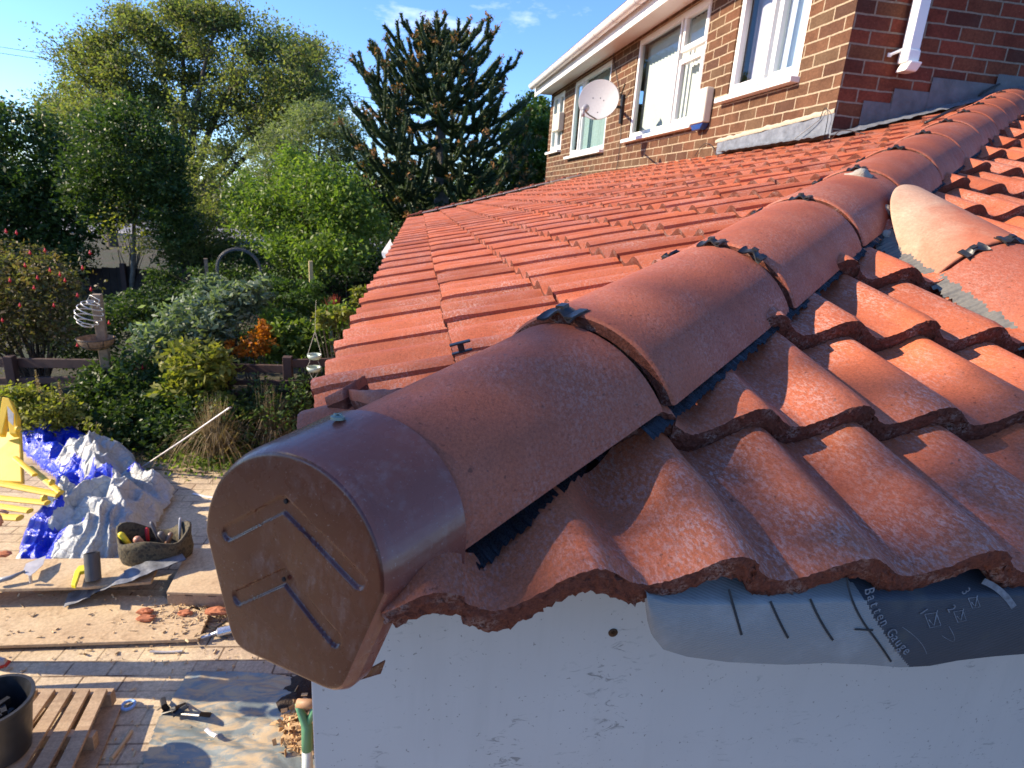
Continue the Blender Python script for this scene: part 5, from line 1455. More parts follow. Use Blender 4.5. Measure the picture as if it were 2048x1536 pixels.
# rose arch
ARC = MB()
for dy in (0, 0.4):
    for r_ in (1.0, 0.93):
        P = [at(478, 540, 10 + dy) + np.array([0.36 * r_ * math.cos(t), 0, 0.36 * r_ * math.sin(t)]) for t in np.linspace(0, PI, 22)]
        ARC.tube([P[0] - [0, 0, 1.1]] + P + [P[-1] - [0, 0, 1.1]], 0.006, 5)
for t in np.linspace(0, PI, 12):
    a_ = at(478, 540, 10) + np.array([0.36 * math.cos(t), 0, 0.36 * math.sin(t)]); ARC.tube([a_, a_ + [0, 0.4, 0]], 0.003, 4)
c = at(478, 600, 10); props(ARC.build('garden_arch', plain('grey_wire', (.09, .09, .09), .5), None, loc=(c[0], c[1], GZ), smooth=True), 'grey metal rose arch in the shade beneath the trees', 'garden arch')
# back fence of upright boards
FB = thing('board_fence', 'dark upright-board fence at the far end of the garden', 'fence', on_z(330, 590))
x0_, x1_ = at(120, 560, 13.0), at(760, 570, 13.5)
n_b = 46
mb = MB()
for i in range(n_b):
    p_ = x0_ + (x1_ - x0_) * i / n_b; d_ = (x1_ - x0_) / n_b * 0.94; zt = -1.62 + 0.012 * math.sin(i * 2.3) - 0.06 * abs(math.sin(i * PI / 9))
    mb.obox((p_[0], p_[1], GZ), (d_[0], d_[1], 0), (0, 0.02, 0), (0, 0, zt - GZ))
mb.build('board_panel', plain('dark_fence_wood', (.035, .025, .02), .9, var=.4, sc=15), FB)
for i in range(6):
    p_ = x0_ + (x1_ - x0_) * i / 5.0; mb = MB(); mb.box((p_[0], p_[1] - .06, (GZ - 1.55) / 2), (.1, .1, -1.55 - GZ)); mb.build('post', M_WOODD, FB)
# far: low stone wall, parked car
mb = MB(); mb.box((-9, 39.5, GZ + 0.25), (60, .4, .9), rz=.05); props(mb.build('stone_wall', plain('stone_wall', (.30, .26, .21), .95, var=.4, sc=3, bump=1, bsc=5, bd=.05), None, loc=(-9, 39.5, GZ)), 'low pale stone wall across the far road', 'wall')
# overhead wires
for (a_, b_, lab, s_) in (((-500, 10, 60), (1300, 255, 60), 'upper overhead wire crossing the sky behind the trees', 0), ((-500, 24, 60), (1300, 263, 60), 'lower overhead wire crossing the sky behind the trees', 1)):
    A_, B_ = at(*a_), at(*b_); P = [A_ + (B_ - A_) * t - [0, 0, 1.8 * 4 * t * (1 - t) * .5] for t in np.linspace(0, 1, 20)]
    mb = MB(); mb.tube(P, 0.022, 4); props(mb.build('overhead_wire', M_BLKPL, None, loc=P[0]), lab, 'wire')
# ---- shade tree standing outside the left of the picture; its crown dapples the near roof
bush('shade_tree', 'tree beyond the left edge whose crown dapples the near tiles', 'tree',
     [((-9.3, 0.50, 5.4), (1.1, 0.72, 1.6)), ((-9.0, -0.7, 5.5), (1.1, 1.1, 1.7)), ((-9.2, -2.2, 5.9), (1.3, 1.3, 1.8))], 62000, 0.15, G_MID, per=70, cl=0.25, shell=0.1, trunk=(0.10, 0.6), seed=91, base=(-9.2, -1.3, GZ))
# ================================================================== builders' yard
def wood_mat(name, c, c2, sc=(3, 40, 3), var=0.3):
    g = NG(name)
    n_ = g.noise(1.0, 6, 0.65, g.vec(sc), 0.4)
    col = g.mix(g.ramp(n_, [(0.3, 0.0), (0.7, 1.0)]), c, c2)
    col = g.mix(g.ramp(g.noise(6, 5, .7), [(0.5, 0.0), (0.7, 0.5)]), col, tuple(q * .5 for q in c))
    col = g.mix(1.0, col, g.ramp(g.noise(80, 4, 0.7), [(0.3, 0.75), (0.7, 1.2)]), 'MULTIPLY')
    return g.done(col, 0.9, g.bump(n_, 0.4, 0.004))
M_PALLET = wood_mat('pallet_wood', (0.33, 0.225, 0.14), (0.46, 0.34, 0.22))
def chip_mat():
    g = NG('chipboard')
    v = g.n('ShaderNodeTexVoronoi'); v.inputs['Scale'].default_value = 38; g.link(g.vec((1, 2.4, 1), (0, 0, .4)), v.inputs['Vector'])
    c = g.mix(g.ramp(g.noise(1.8, 5, .6), [(.4, 0.), (.62, 1.)]), (0.54, 0.41, 0.25), (0.44, 0.31, 0.18))
    c = g.mix(g.math('MULTIPLY', v.outputs['Color'], 0.25), c, (0.66, 0.53, 0.35))
    c = g.mix(g.ramp(g.noise(7, 6, .7, dist=1), [(.55, 0.), (.7, .6)]), c, (0.20, 0.12, 0.06))
    c = g.mix(1.0, c, g.ramp(g.noise(60, 5, .7), [(.3, .75), (.7, 1.22)]), 'MULTIPLY')
    return g.done(c, 0.9, g.bump(g.noise(60, 4, .7), .5, .004))
M_CHIP = chip_mat()
def slab(name, px, z, th, mat, label, cat, group=None, **kw):
    P = [on_z(x, y, z) for x, y in px]
    mb = MB(); mb.prism([p - [0, 0, th] for p in P], (0, 0, th)); c = np.mean(P, axis=0)
    return props(mb.build(name, mat, None, loc=(c[0], c[1], z - th), bevel=0.003), label, cat, group)
slab('chipboard_sheet', [(-90, 1184), (150, 1186), (325, 1193), (419, 1228), (397, 1278), (0, 1291), (-130, 1296)], GZ + 0.045, 0.02, M_CHIP, 'large bare chipboard sheet lying on the paving in the middle of the yard', 'board', 'loose boards in the yard')
P_ = [on_z(x, y, GZ + 0.02) for x, y in ((60, 1240), (330, 1240))]
mb = MB(); rail(mb, P_[0] - [0, 0, .001], P_[1] - [0, 0, .001], 0.04, 0.06); props(mb.build('batten', M_PALLET, None, loc=P_[0]), 'batten hidden under the middle of the big chipboard sheet', 'batten')
slab('chipboard_sheet', [(-90, 1118), (245, 1116), (322, 1122), (302, 1163), (170, 1174), (-90, 1180)], GZ + 0.16, 0.02, M_CHIP, 'chipboard sheet carrying the tools in front of the crumpled tarpaulin', 'board', 'loose boards in the yard')
def pallet(corners, z, label, nd=5, deckz=True):
    A_, B_, C_, D_ = [on_z(x, y, z) for x, y in corners]      # front-left, front-right, back-right, back-left of the deck
    c = (A_ + B_ + C_ + D_) / 4
    T = thing('pallet', label, 'pallet', (c[0], c[1], GZ), 'wooden pallets')
    for i in range(nd):
        f0 = (i + 0.10) / nd; f1 = (i + 0.78) / nd
        a, b = A_ + (B_ - A_) * f0, D_ + (C_ - D_) * f0; a1, b1 = A_ + (B_ - A_) * f1, D_ + (C_ - D_) * f1
        mb = MB(); mb.prism([a - [0, 0, .018], a1 - [0, 0, .018], b1 - [0, 0, .018], b - [0, 0, .018]], (0, 0, .018)); mb.build('deck_board', M_PALLET, T, bevel=.002)
    for k, f_ in enumerate((0.0, 0.5, 1.0)):
        a, b = A_ + (D_ - A_) * (f_ * .96 + .005), B_ + (C_ - B_) * (f_ * .96 + .005); w_ = (D_ - A_) / np.linalg.norm(D_ - A_) * .04
        mb = MB(); mb.prism([a - [0, 0, .095], b - [0, 0, .095], b + w_ - [0, 0, .095], a + w_ - [0, 0, .095]], (0, 0, .0765)); mb.build('bearer', M_PALLET, T, bevel=.002)
    for f_ in (0.02, 0.45, 0.88):
        a, b = A_ + (B_ - A_) * f_, D_ + (C_ - D_) * f_; w_ = (B_ - A_) / np.linalg.norm(B_ - A_) * .09
        mb = MB(); mb.prism([a - [0, 0, .112], a + w_ - [0, 0, .112], b + w_ - [0, 0, .112], b - [0, 0, .112]], (0, 0, .0165)); mb.build('base_board', M_PALLET, T, bevel=.002)
    return T
zp = GZ + 0.125
pallet([(-110, 1560), (140, 1570), (222, 1377), (48, 1378)], zp, 'wooden pallet with gaps between its boards beside the black bucket', 5)
pallet([(333, 1186), (520, 1192), (535, 1098), (378, 1098)], GZ + 0.13, 'small pallet under a chipboard offcut left of the brown end cap', 4)
slab('chipboard_offcut', [(333, 1184), (520, 1190), (535, 1096), (378, 1096)], GZ + 0.151, 0.018, M_CHIP, 'square chipboard offcut on top of the small pallet', 'board', 'loose boards in the yard')
# bucket
c = on_z(8, 1490, GZ + 0.14); 
mb = MB(); Rk = 0.15
BK = thing('bucket', 'black plastic builders bucket standing on the pallet at the left edge', 'bucket', c)
ct = on_z(-22, 1405, GZ + 0.14 + 0.26); c = np.array([ct[0], ct[1], GZ + 0.14]); BK.location = c
mb.lathe(c, [(0.001, 0.004), (Rk * .72, 0.0), (Rk * .95, 0.25), (Rk * 1.02, 0.252), (Rk * 1.02, 0.266), (Rk * .93, 0.266), (Rk * .68, 0.02), (0.001, 0.02)], 36); mb.build('tub', plain('black_bucket_plastic', (0.022, 0.023, 0.025), 0.42, var=.3, sc=20), BK, angle=40)
mb = MB()
for k in range(26):
    a, r_ = random.uniform(0, 6.3), random.uniform(0, .09); mb.box(c + [r_ * math.cos(a), r_ * math.sin(a), .15 + random.uniform(0, .05)], (.05, .02, .03), rz=a * 3)
props(mb.build('rubble', M_BLKPL, None, loc=c + [0, 0, .15]), 'dark scraps filling the black bucket', 'rubble', kind='stuff')
# plastic sheet with sawdust
def sheet():
    px = [(372, 1346), (470, 1340), (560, 1352), (640, 1362), (680, 1600), (560, 1640), (270, 1600), (285, 1530), (310, 1450), (345, 1400)]
    P = np.array([on_z(x, y, GZ + .02)[:2] for x, y in px]); mn, mx = P.min(0), P.max(0)
    n = 150; X, Y = np.meshgrid(np.linspace(mn[0], mx[0], n), np.linspace(mn[1], mx[1], n), indexing='ij')
    def inside(x, y):
        r_ = False; j = len(P) - 1
        for i in range(len(P)):
            if (P[i][1] > y) != (P[j][1] > y) and x < (P[j][0] - P[i][0]) * (y - P[i][1]) / (P[j][1] - P[i][1]) + P[i][0]: r_ = not r_
            j = i
        return r_
    V = []; idx = {}; F_ = []
    Z = np.array([[(1 - abs(mnoise.noise(Vector((x * 2.2 + y * 3, y * 5 - x, 0)))) * 3) * .014 + abs(mnoise.noise(Vector((x * 9 + y * 8, y * 14, 4)))) * .012 for y in Y[0]] for x in X[:, 0]])
    mb = MB(); ins = np.array([[inside(X[i, j], Y[i, j]) for j in range(n)] for i in range(n)])
    for i in range(n):
        for j in range(n):
            if ins[i, j]: idx[i, j] = len(V); V.append((X[i, j], Y[i, j], GZ + .018 + Z[i, j]))
    for i in range(n - 1):
        for j in range(n - 1):
            q = [(i, j), (i + 1, j), (i + 1, j + 1), (i, j + 1)]
            if all(t in idx for t in q): F_.append([idx[t] for t in q])
    mb.add(V, F_)
    g = NG('dusty_plastic_sheet')
    d = g.ramp(g.noise(9, 6, .7, g.vec((.6, 1.6, 1), (0, 0, .5)), .8), [(.46, 0.), (.60, 1.)])
    cc = g.mix(g.ramp(g.noise(5, 4), [(.3, 0.), (.7, 1.)]), (0.13, 0.16, 0.155), (0.22, 0.26, 0.25))
    cc = g.mix(d, cc, (0.46, 0.36, 0.22))
    m_ = g.done(cc, g.ramp(d, [(0, .40), (1, .9)]), g.bump(g.noise(90, 4, .7), .4, .003))
    props(mb.build('plastic_sheet', m_, None, loc=(P[0][0], P[0][1], GZ), smooth=True), 'grey-green plastic sheet dusted with sawdust in the bottom middle of the yard', 'plastic sheet')
sheet()
# tarpaulin heap
def tarp():
    px = [(20, 1112), (35, 1050), (120, 975), (95, 960), (35, 900), (60, 868), (110, 862), (150, 850), (165, 885), (215, 905), (270, 925), (300, 965), (352, 990), (300, 1040), (268, 1090), (225, 1112), (160, 1118), (90, 1112)]
    P = np.array([on_z(x, y, GZ + .02 + (.16 if y > 1000 else .0))[:2] for x, y in px])
    cen = P.mean(0)
    n = 210; mn, mx = P.min(0) - .05, P.max(0) + .05
    xs, ys_ = np.linspace(mn[0], mx[0], n), np.linspace(mn[1], mx[1], n)
    def sdist(x, y):
        d = 9; ins = False; j = len(P) - 1; q = np.array([x, y])
        for i in range(len(P)):
            a, b = P[j], P[i]; ab = b - a; t = min(1, max(0, (q - a) @ ab / (ab @ ab))); d = min(d, np.linalg.norm(q - a - ab * t))
            if (P[i][1] > y) != (P[j][1] > y) and x < (P[j][0] - P[i][0]) * (y - P[i][1]) / (P[j][1] - P[i][1]) + P[i][0]: ins = not ins
            j = i
        return d if ins else -d
    idx = {}; V = []; F_ = []; mi = []
    for i, x in enumerate(xs):
        for j, y in enumerate(ys_):
            s = sdist(x, y) + .02 * mnoise.noise(Vector((x * 8, y * 8, 6)))
            if s < 0: continue
            env = min(1, s / .22) ** .55
            wx = x + .09 * mnoise.noise(Vector((x * 3, y * 3, 1))); wy = y + .09 * mnoise.noise(Vector((x * 3, y * 3, 5)))
            f1 = 1 - abs(mnoise.noise(Vector((wx * 2.6 + wy * 1.6, wy * 2.2 - wx, 0)))) * 2.6
            f2 = 1 - abs(mnoise.noise(Vector((wx * 9, wy * 5 + wx * 4, 9)))) * 2.6
            f3 = abs(mnoise.noise(Vector((wx * 20, wy * 17, 3))))
            h_ = env * (.12 + .17 * f1 + .060 * f2 + .03 * f3) + .012
            idx[i, j] = len(V); V.append((x, y, GZ + .02 + max(.004, h_)))
    bl = [on_z(*q, GZ + .1)[:2] for q in ((110, 880), (75, 905), (60, 940), (95, 975), (130, 960), (200, 1000), (60, 1080), (100, 1105), (165, 990), (275, 960), (120, 1095))]
    rr = [.34, .26, .22, .24, .12, .10, .15, .13, .12, .07, .10]
    for i in range(n - 1):
        for j in range(n - 1):
            q = [(i, j), (i + 1, j), (i + 1, j + 1), (i, j + 1)]
            if all(t in idx for t in q):
                F_.append([idx[t] for t in q]); x, y = xs[i], ys_[j]
                w_ = .10 * mnoise.noise(Vector((x * 9, y * 9, 2)))
                b_ = any(math.hypot(x - c[0], (y - c[1]) * .8) + w_ < r_ for c, r_ in zip(bl, rr))
                mi.append(1 if b_ else 0)
    mb = MB(); mb.add(V, F_); mb.m = mi
    def tm(name, c, met, rg):
        g = NG(name)
        cr = g.noise(26, 5, .65, dist=1.2)
        v = g.n('ShaderNodeTexVoronoi'); v.feature = 'DISTANCE_TO_EDGE'; v.inputs['Scale'].default_value = 13; g.link(g.vec((1, 1, 1)), v.inputs['Vector'])
        return g.done(g.mix(1.0, c, g.ramp(cr, [(.3, .75), (.7, 1.2)]), 'MULTIPLY'), rg, g.bump(cr, .7, .012, g.bump(g.ramp(v.outputs[0], [(0, 0.), (.12, 1.)]), .5, .010)), met)
    o = mb.build('tarpaulin', [tm('silver_tarp', (.42, .44, .43), .05, .5), tm('blue_tarp', (.008, .035, .55), 0, .28)], None, loc=(cen[0], cen[1], GZ), smooth=True)
    props(o, 'crumpled heap of silver and bright blue tarpaulin on the paving', 'tarpaulin')
tarp()
# yellow plastic barrier lying askew
def barrier():
    M_Y = plain('yellow_plastic', (.72, .48, .035), .42, var=.1, sc=10); 
    o = on_z(-30, 1035, GZ + .15); T = thing('plastic_barrier', 'yellow slatted plastic barrier lying against the tarpaulin heap at the left edge', 'barrier', o)
    k = lambda x, y, d: at(x, y, d)
    A_, B_, C_, D_ = k(-70, 865, 4.6), k(40, 862, 4.6), k(45, 965, 4.35), k(-70, 960, 4.35)
    nrm = np.cross(B_ - A_, D_ - A_); nrm /= np.linalg.norm(nrm)
    mb = MB(); mb.prism([A_, B_, C_, D_], nrm * .035); mb.build('panel', M_Y, T, bevel=.01)
    for i, (p_, q_, th) in enumerate((((-60, 955, 4.3), (118, 990, 4.15), .030), ((-60, 990, 4.2), (95, 1006, 4.05), .026), ((-60, 1003, 4.1), (60, 1022, 3.95), .026), ((-60, 1030, 4.0), (40, 1036, 3.9), .03), ((30, 915, 4.45), (70, 950, 4.25), .02), ((60, 935, 4.4), (122, 985, 4.15), .022))):
        a, b = k(*p_), k(*q_); mb = MB(); mb.tube([a, b], th, 8, flat=.6); mb.build('slat', M_Y, T, smooth=False)
    for x, y, d in ((36, 858, 4.5), (103, 965, 4.15), (88, 996, 4.0)):
        mb = MB(); c = k(x, y, d); mb.grid(lump(c, .02, (1, 1, 1), 1, 8), close_v=True); mb.build('knob', M_Y, T, smooth=True)
    a, b, c_ = k(2, 868, 4.5), k(5, 800, 4.5), k(22, 862, 4.5)
    mb = MB(); mb.prism([k(-8, 868, 4.5), k(4, 868, 4.5), k(14, 822, 4.5), k(18, 868, 4.5), k(32, 868, 4.5), k(34, 832, 4.5), k(18, 796, 4.5), k(4, 793, 4.5)], nrm * .05); mb.build('foot', M_Y, T, bevel=.006)
    mb = MB(); mb.prism([k(15, 812, 4.49), k(28, 828, 4.49), k(27, 852, 4.49), k(17, 842, 4.49)], nrm * -.004); mb.build('sticker', plain('grey_label', (.4, .4, .38), .6), T)
barrier()
# long pale trim, sticks
def stick(name, a, b, r_, mat, label, cat, flat=.5):
    mb = MB(); mb.tube([a, (np.asarray(a) + b) / 2 + [0, 0, -.006], b], r_, 8, flat=flat); return props(mb.build(name, mat, None, loc=np.asarray(a)), label, cat)
M_TRIM = plain('pale_metal_trim', (.5, .48, .46), .4, .2)
stick('metal_trim', on_z(285, 934, GZ + .05), at(460, 815, 5.0), .016, M_TRIM, 'long pale metal trim propped up from the tarpaulin to the shrubs', 'trim')
stick('wooden_batten', on_z(292, 934, GZ + .02), on_z(415, 944, GZ + .02), .014, M_WOODG, 'thin weathered batten on the ground at the paving edge', 'batten')
stick('white_strip', on_z(386, 987, GZ + .015), on_z(432, 996, GZ + .015), .012, M_WHITE, 'short white plastic strip on the paving', 'strip')
stick('twig', on_z(262, 1462, GZ + .02), on_z(222, 1518, GZ + .02), .010, plain('light_twig', (.5, .36, .2), .9), 'pale broken stick on the muddy paving right of the pallet', 'stick', 1)
stick('wood_splinter', on_z(300, 1303, GZ + .02), on_z(365, 1302, GZ + .02), .006, M_TRIM, 'thin pale splinter on the paving below the chipboard', 'splinter', 1)
stick('white_scrap', on_z(412, 1458, GZ + .05), on_z(432, 1472, GZ + .05), .010, M_WHITE, 'small white scrap on the plastic sheet', 'scrap')
# tool bag
def toolbag():
    z0 = GZ + .16; c = on_z(312, 1112, z0); T = thing('tool_bag', 'dark open canvas tool bag full of tools by the tarpaulin', 'tool bag', c)
    k = 1 / 1.0
    mb = MB(); g = NG('camo_canvas'); n_ = g.noise(30, 3, .6)
    m_ = g.done(g.ramp(n_, [(.4, (.03, .028, .02)), (.5, (.10, .085, .05)), (.62, (.05, .04, .025))]), .85, g.bump(n_, .6, .008))
    rx, ry, H = .21, .13, .17; R_ = []
    for t, z in ((1.0, 0), (1.06, .05), (1.02, .12), (1.05, H)): R_.append([c + [rx * t * math.cos(a) * (1 + .05 * math.sin(5 * a)), ry * t * math.sin(a), z + (.035 * math.sin(3 * a) + .02 * math.cos(2 * a)) * (z / H)] for a in np.arange(32) * PI / 16])
    R_.append([p + (c - p) * [.08, .08, 0] for p in R_[-1]]); R_.append([c + (p - c) * [.9, .9, 0] + [0, 0, .05] for p in R_[-1]])
    mb.grid(np.array(R_), close_v=True); mb.add(R_[-1], [tuple(range(32))]); mb.build('bag_body', m_, T, smooth=True)
    for i, (dx_, dy_, col, L, r_) in enumerate(((-.12, -.02, (.7, .6, .03), .13, .018), (-.03, -.03, (.45, .22, .14), .12, .022), (.03, .03, (.10, .10, .11), .16, .012), (.10, 0, (.12, .11, .1), .13, .02), (-.06, .05, (.55, .02, .03), .10, .012), (.0, -.07, (.6, .02, .03), .09, .012), (.13, .05, (.3, .32, .36), .17, .009), (.07, -.05, (.2, .12, .08), .12, .015))):
        a = c + [dx_, dy_, .06]; b = a + [random.uniform(-.07, .07), random.uniform(-.05, .05), L]
        mb = MB(); mb.tube([a, (a + b) / 2, b - (b - a) * .1, b], [r_ * .8, r_, r_ * 1.1, r_ * .6], 10)
        props(mb.build('hand_tool', plain('tool_handle', col, .4), None, loc=a, smooth=True), ['yellow tool handle at the left rim of the tool bag', 'thick pinkish-brown hammer handle in the middle of the tool bag', 'black tool handle in the middle of the tool bag', 'dark brown tool handle at the right of the tool bag', 'red tool handle at the back left of the tool bag', 'red tool handle at the front of the tool bag', 'tallest thin grey tool at the right back of the tool bag', 'short brown tool handle at the front right of the tool bag'][i], 'tool', 'tools inside the bag')
toolbag()
# lead strip, tube, saw, trowel
def ribbon(name, pts, w_, mat, label, cat, th=.004, wav=.0):
    Q = np.array(pts); t = np.linspace(0, len(Q) - 1, 40); Q = np.stack([np.interp(t, np.arange(len(Q)), Q[:, k]) for k in range(3)], -1)
    T = np.gradient(Q, axis=0); N = unit(np.cross(T, [0, 0, 1.0])); rows = []
    for i, (q, n_) in enumerate(zip(Q, N)): rows.append([q + n_ * w_ * v + [0, 0, wav * math.sin(i * 1.1) + .004 * mnoise.noise(Vector((i * .3, v, 1)))] for v in np.linspace(-.5, .5, 9)])
    R_ = np.array(rows); mb = MB(); mb.grid(R_); mb.grid(R_ - [0, 0, th], flip=True)
    return props(mb.build(name, mat, None, loc=Q[0], smooth=True), label, cat)
z1 = GZ + .175
ribbon('lead_roll_strip', [on_z(132, 1200, GZ + .06), on_z(190, 1178, GZ + .10), on_z(245, 1155, GZ + .19), on_z(300, 1132, GZ + .21), on_z(365, 1108, GZ + .22)], .14, M_LEAD, 'long crinkled grey lead strip lying across the boards', 'lead strip', .004, .003)
a = on_z(187, 1160, z1); mb = MB(); b = a + [0, 0, .15] + np.array([-.02, .06, 0]); mb.tube([a, b], .042, 20, cap=False); mb.tube([b, a], .038, 20, cap=False)
props(mb.build('pipe_offcut', plain('grey_pipe', (.07, .075, .08), .5), None, loc=a, angle=40), 'short dark grey pipe offcut standing on the board', 'pipe')
mb = MB(); q = [on_z(x, y, z1 + .01) for x, y in ((143, 1176), (152, 1178), (162, 1150), (172, 1148), (170, 1136), (158, 1138), (150, 1150))]
mb.prism(q, (0, 0, .025)); props(mb.build('saw_handle', plain('bright_yellow_plastic', (.75, .65, .02), .35), None, loc=q[0], bevel=.004), 'bright yellow tool handle lying on the board', 'tool')
T = thing('trowel', 'grey steel trowel resting on the board at the left', 'trowel', on_z(50, 1150, z1))
mb = MB(); q = [on_z(x, y, z1 + .03) for x, y in ((45, 1146), (52, 1128), (92, 1112), (86, 1130), (70, 1145), (60, 1152))]; mb.prism(q, (0, 0, .003)); mb.build('blade', M_TRIM, T)
mb = MB(); mb.tube([on_z(-10, 1163, z1 + .02), on_z(22, 1155, z1 + .025), on_z(50, 1142, z1 + .04)], [.016, .014, .007], 8); mb.build('handle', plain('grey_handle', (.22, .24, .27), .4), T, smooth=True)
mb = MB(); mb.tube([on_z(60, 1150, z1 + .05), on_z(62, 1165, z1 + .0)], .009, 8); mb.build('tip', M_TRIM, T)
# sealant gun
T = thing('sealant_gun', 'silver sealant gun lying beside the chipboard near the end cap', 'tool', on_z(440, 1262, GZ + .02))
mb = MB(); mb.tube([on_z(402, 1276, GZ + .03), on_z(432, 1266, GZ + .04), on_z(436, 1265, GZ + .04), on_z(500, 1250, GZ + .05)], [.008, .010, .026, .026], 12); mb.build('barrel', plain('silver_metal', (.55, .57, .6), .3, .7), T, angle=50)
mb = MB(); mb.tube([on_z(412, 1252, GZ + .02), on_z(430, 1258, GZ + .05), on_z(452, 1243, GZ + .03)], .007, 6); mb.tube([on_z(405, 1264, GZ + .02), on_z(455, 1276, GZ + .02)], .004, 6); mb.build('trigger', M_BLKPL, T)
# black strap, blue ring, spade, chips, bits of brick
mb = MB()
for L in ([(318, 1418), (326, 1412), (336, 1424), (350, 1420)], [(325, 1425), (350, 1416), (372, 1408), (374, 1412), (345, 1430)], [(325, 1396), (328, 1410), (336, 1420)], [(345, 1424), (400, 1428), (422, 1430)]):
    Q = [on_z(x, y, GZ + .03 + .05 * math.sin(i * 1.3 + .4) ** 2) for i, (x, y) in enumerate(L)]; mb.tube(Q, .013, 6, flat=.3)
props(mb.build('torn_strap', M_BLKPL, None, loc=on_z(345, 1425)), 'torn black plastic strap at the edge of the plastic sheet', 'strap')
c = on_z(257, 1410, GZ + .02); mb = MB(); mb.tube([c + [.028 * math.cos(a), .028 * math.sin(a), 0] for a in np.linspace(0, 2 * PI, 18)], .008, 6, cap=False)
props(mb.build('tape_ring', plain('pale_blue_plastic', (.25, .42, .7), .4), None, loc=c, smooth=True), 'little pale blue ring on the mud', 'ring')
T = thing('spade', 'spade with a green D-shaped handle leaning by the white fascia', 'spade', on_z(610, 1560, GZ + .02))
mb = MB(); h0, h1 = at(614, 1452, 1.72), at(616, 1640, 1.75)
mb.tube([h0, h1], [.014, .017], 10); mb.build('shaft', plain('white_shaft', (.6, .66, .58), .5), T, smooth=True)
mb = MB(); mb.tube([h0 + (h1 - h0) * .25, h0, at(598, 1416, 1.71), at(597, 1407, 1.71)], [.016, .016, .010, .010], 8); mb.tube([h0, at(630, 1416, 1.71), at(632, 1407, 1.71)], .010, 8); mb.build('handle', plain('green_plastic', (.10, .28, .15), .45), T, smooth=True)
mb = MB(); mb.tube([at(594, 1407, 1.71), at(636, 1408, 1.71)], .013, 8); mb.build('grip', plain('wood_grip', (.35, .2, .1), .6), T, smooth=True)
mb = MB(); e_ = h1; mb.box((e_[0], e_[1], GZ + .14), (.18, .01, .26)); mb.tube([e_, (e_[0], e_[1], GZ + .2)], .016, 8); mb.build('blade', M_TRIM, T)
rs = np.random.default_rng(4); mb = MB()
for i in range(420):
    p_ = on_z(595 + rs.normal(0, 16), 1465 + rs.normal(0, 20), GZ + .03); R_ = np.array(Matrix.Rotation(rs.uniform(0, 3), 3, Vector(rs.normal(size=3))))
    mb.box(p_ + [0, 0, abs(rs.normal(0, .02))], (.03, .018, .003), R=R_)
props(mb.build('wood_chips', plain('wood_chip', (.50, .33, .16), .9, var=.4), None, loc=on_z(592, 1465)), 'scattered wood chips beside the fascia', 'wood chips', kind='stuff')
mb = MB()
for i in range(900):
    x, y = rs.uniform(-40, 620), rs.uniform(1185, 1536)
    if rs.random() < .5: x, y = rs.normal(400, 60), rs.normal(1215, 25)
    p_ = on_z(x, y, GZ + (.05 if y < 1290 and x < 415 else .012)); s = rs.uniform(.003, .010); R_ = np.array(Matrix.Rotation(rs.uniform(0, 3), 3, Vector(rs.normal(size=3))))
    mb.box(p_, (s * rs.uniform(1, 4), s, s * .4), R=R_)
props(mb.build('sawdust', plain('sawdust_grain', (.55, .42, .25), .95, var=.5), None, loc=on_z(300, 1300)), 'loose shavings and grit over boards and paving', 'shavings', kind='stuff')
for i, (x, y, s, lab) in enumerate(((290, 1222, .05, 'orange brick fragment on the chipboard, the upper one'), (292, 1236, .055, 'striped orange brick fragment in the middle of the chipboard'), (370, 1225, .05, 'rounded orange brick lump beside the small pallet'), (435, 1222, .07, 'large orange tile fragment near the end cap'), (6, 1108, .06, 'orange brick fragment at the left edge of the tool board'))):
    c = on_z(x, y, GZ + .06); mb = MB(); P = lump(c, s * .6, (1.5, .8, .5), i + 4, 6); mb.grid(P, close_v=True); props(mb.build('brick_fragment', plain('orange_brick', (.42, .15, .07), .9, var=.3, sc=40), None, loc=c), lab, 'brick fragment', 'brick fragments in the yard')
# mud heap in front of sheet
c = on_z(590, 1392, GZ); mb = MB(); P = lump(c, .11, (1.2, 1.2, .4), 3, 14); mb.grid(P, close_v=True); props(mb.build('soil_heap', plain('dark_soil', (.035, .022, .014), .95, var=.5, sc=40, bump=1, bd=.01), None, loc=c, smooth=True), 'small heap of dark soil on the top corner of the plastic sheet', 'soil')

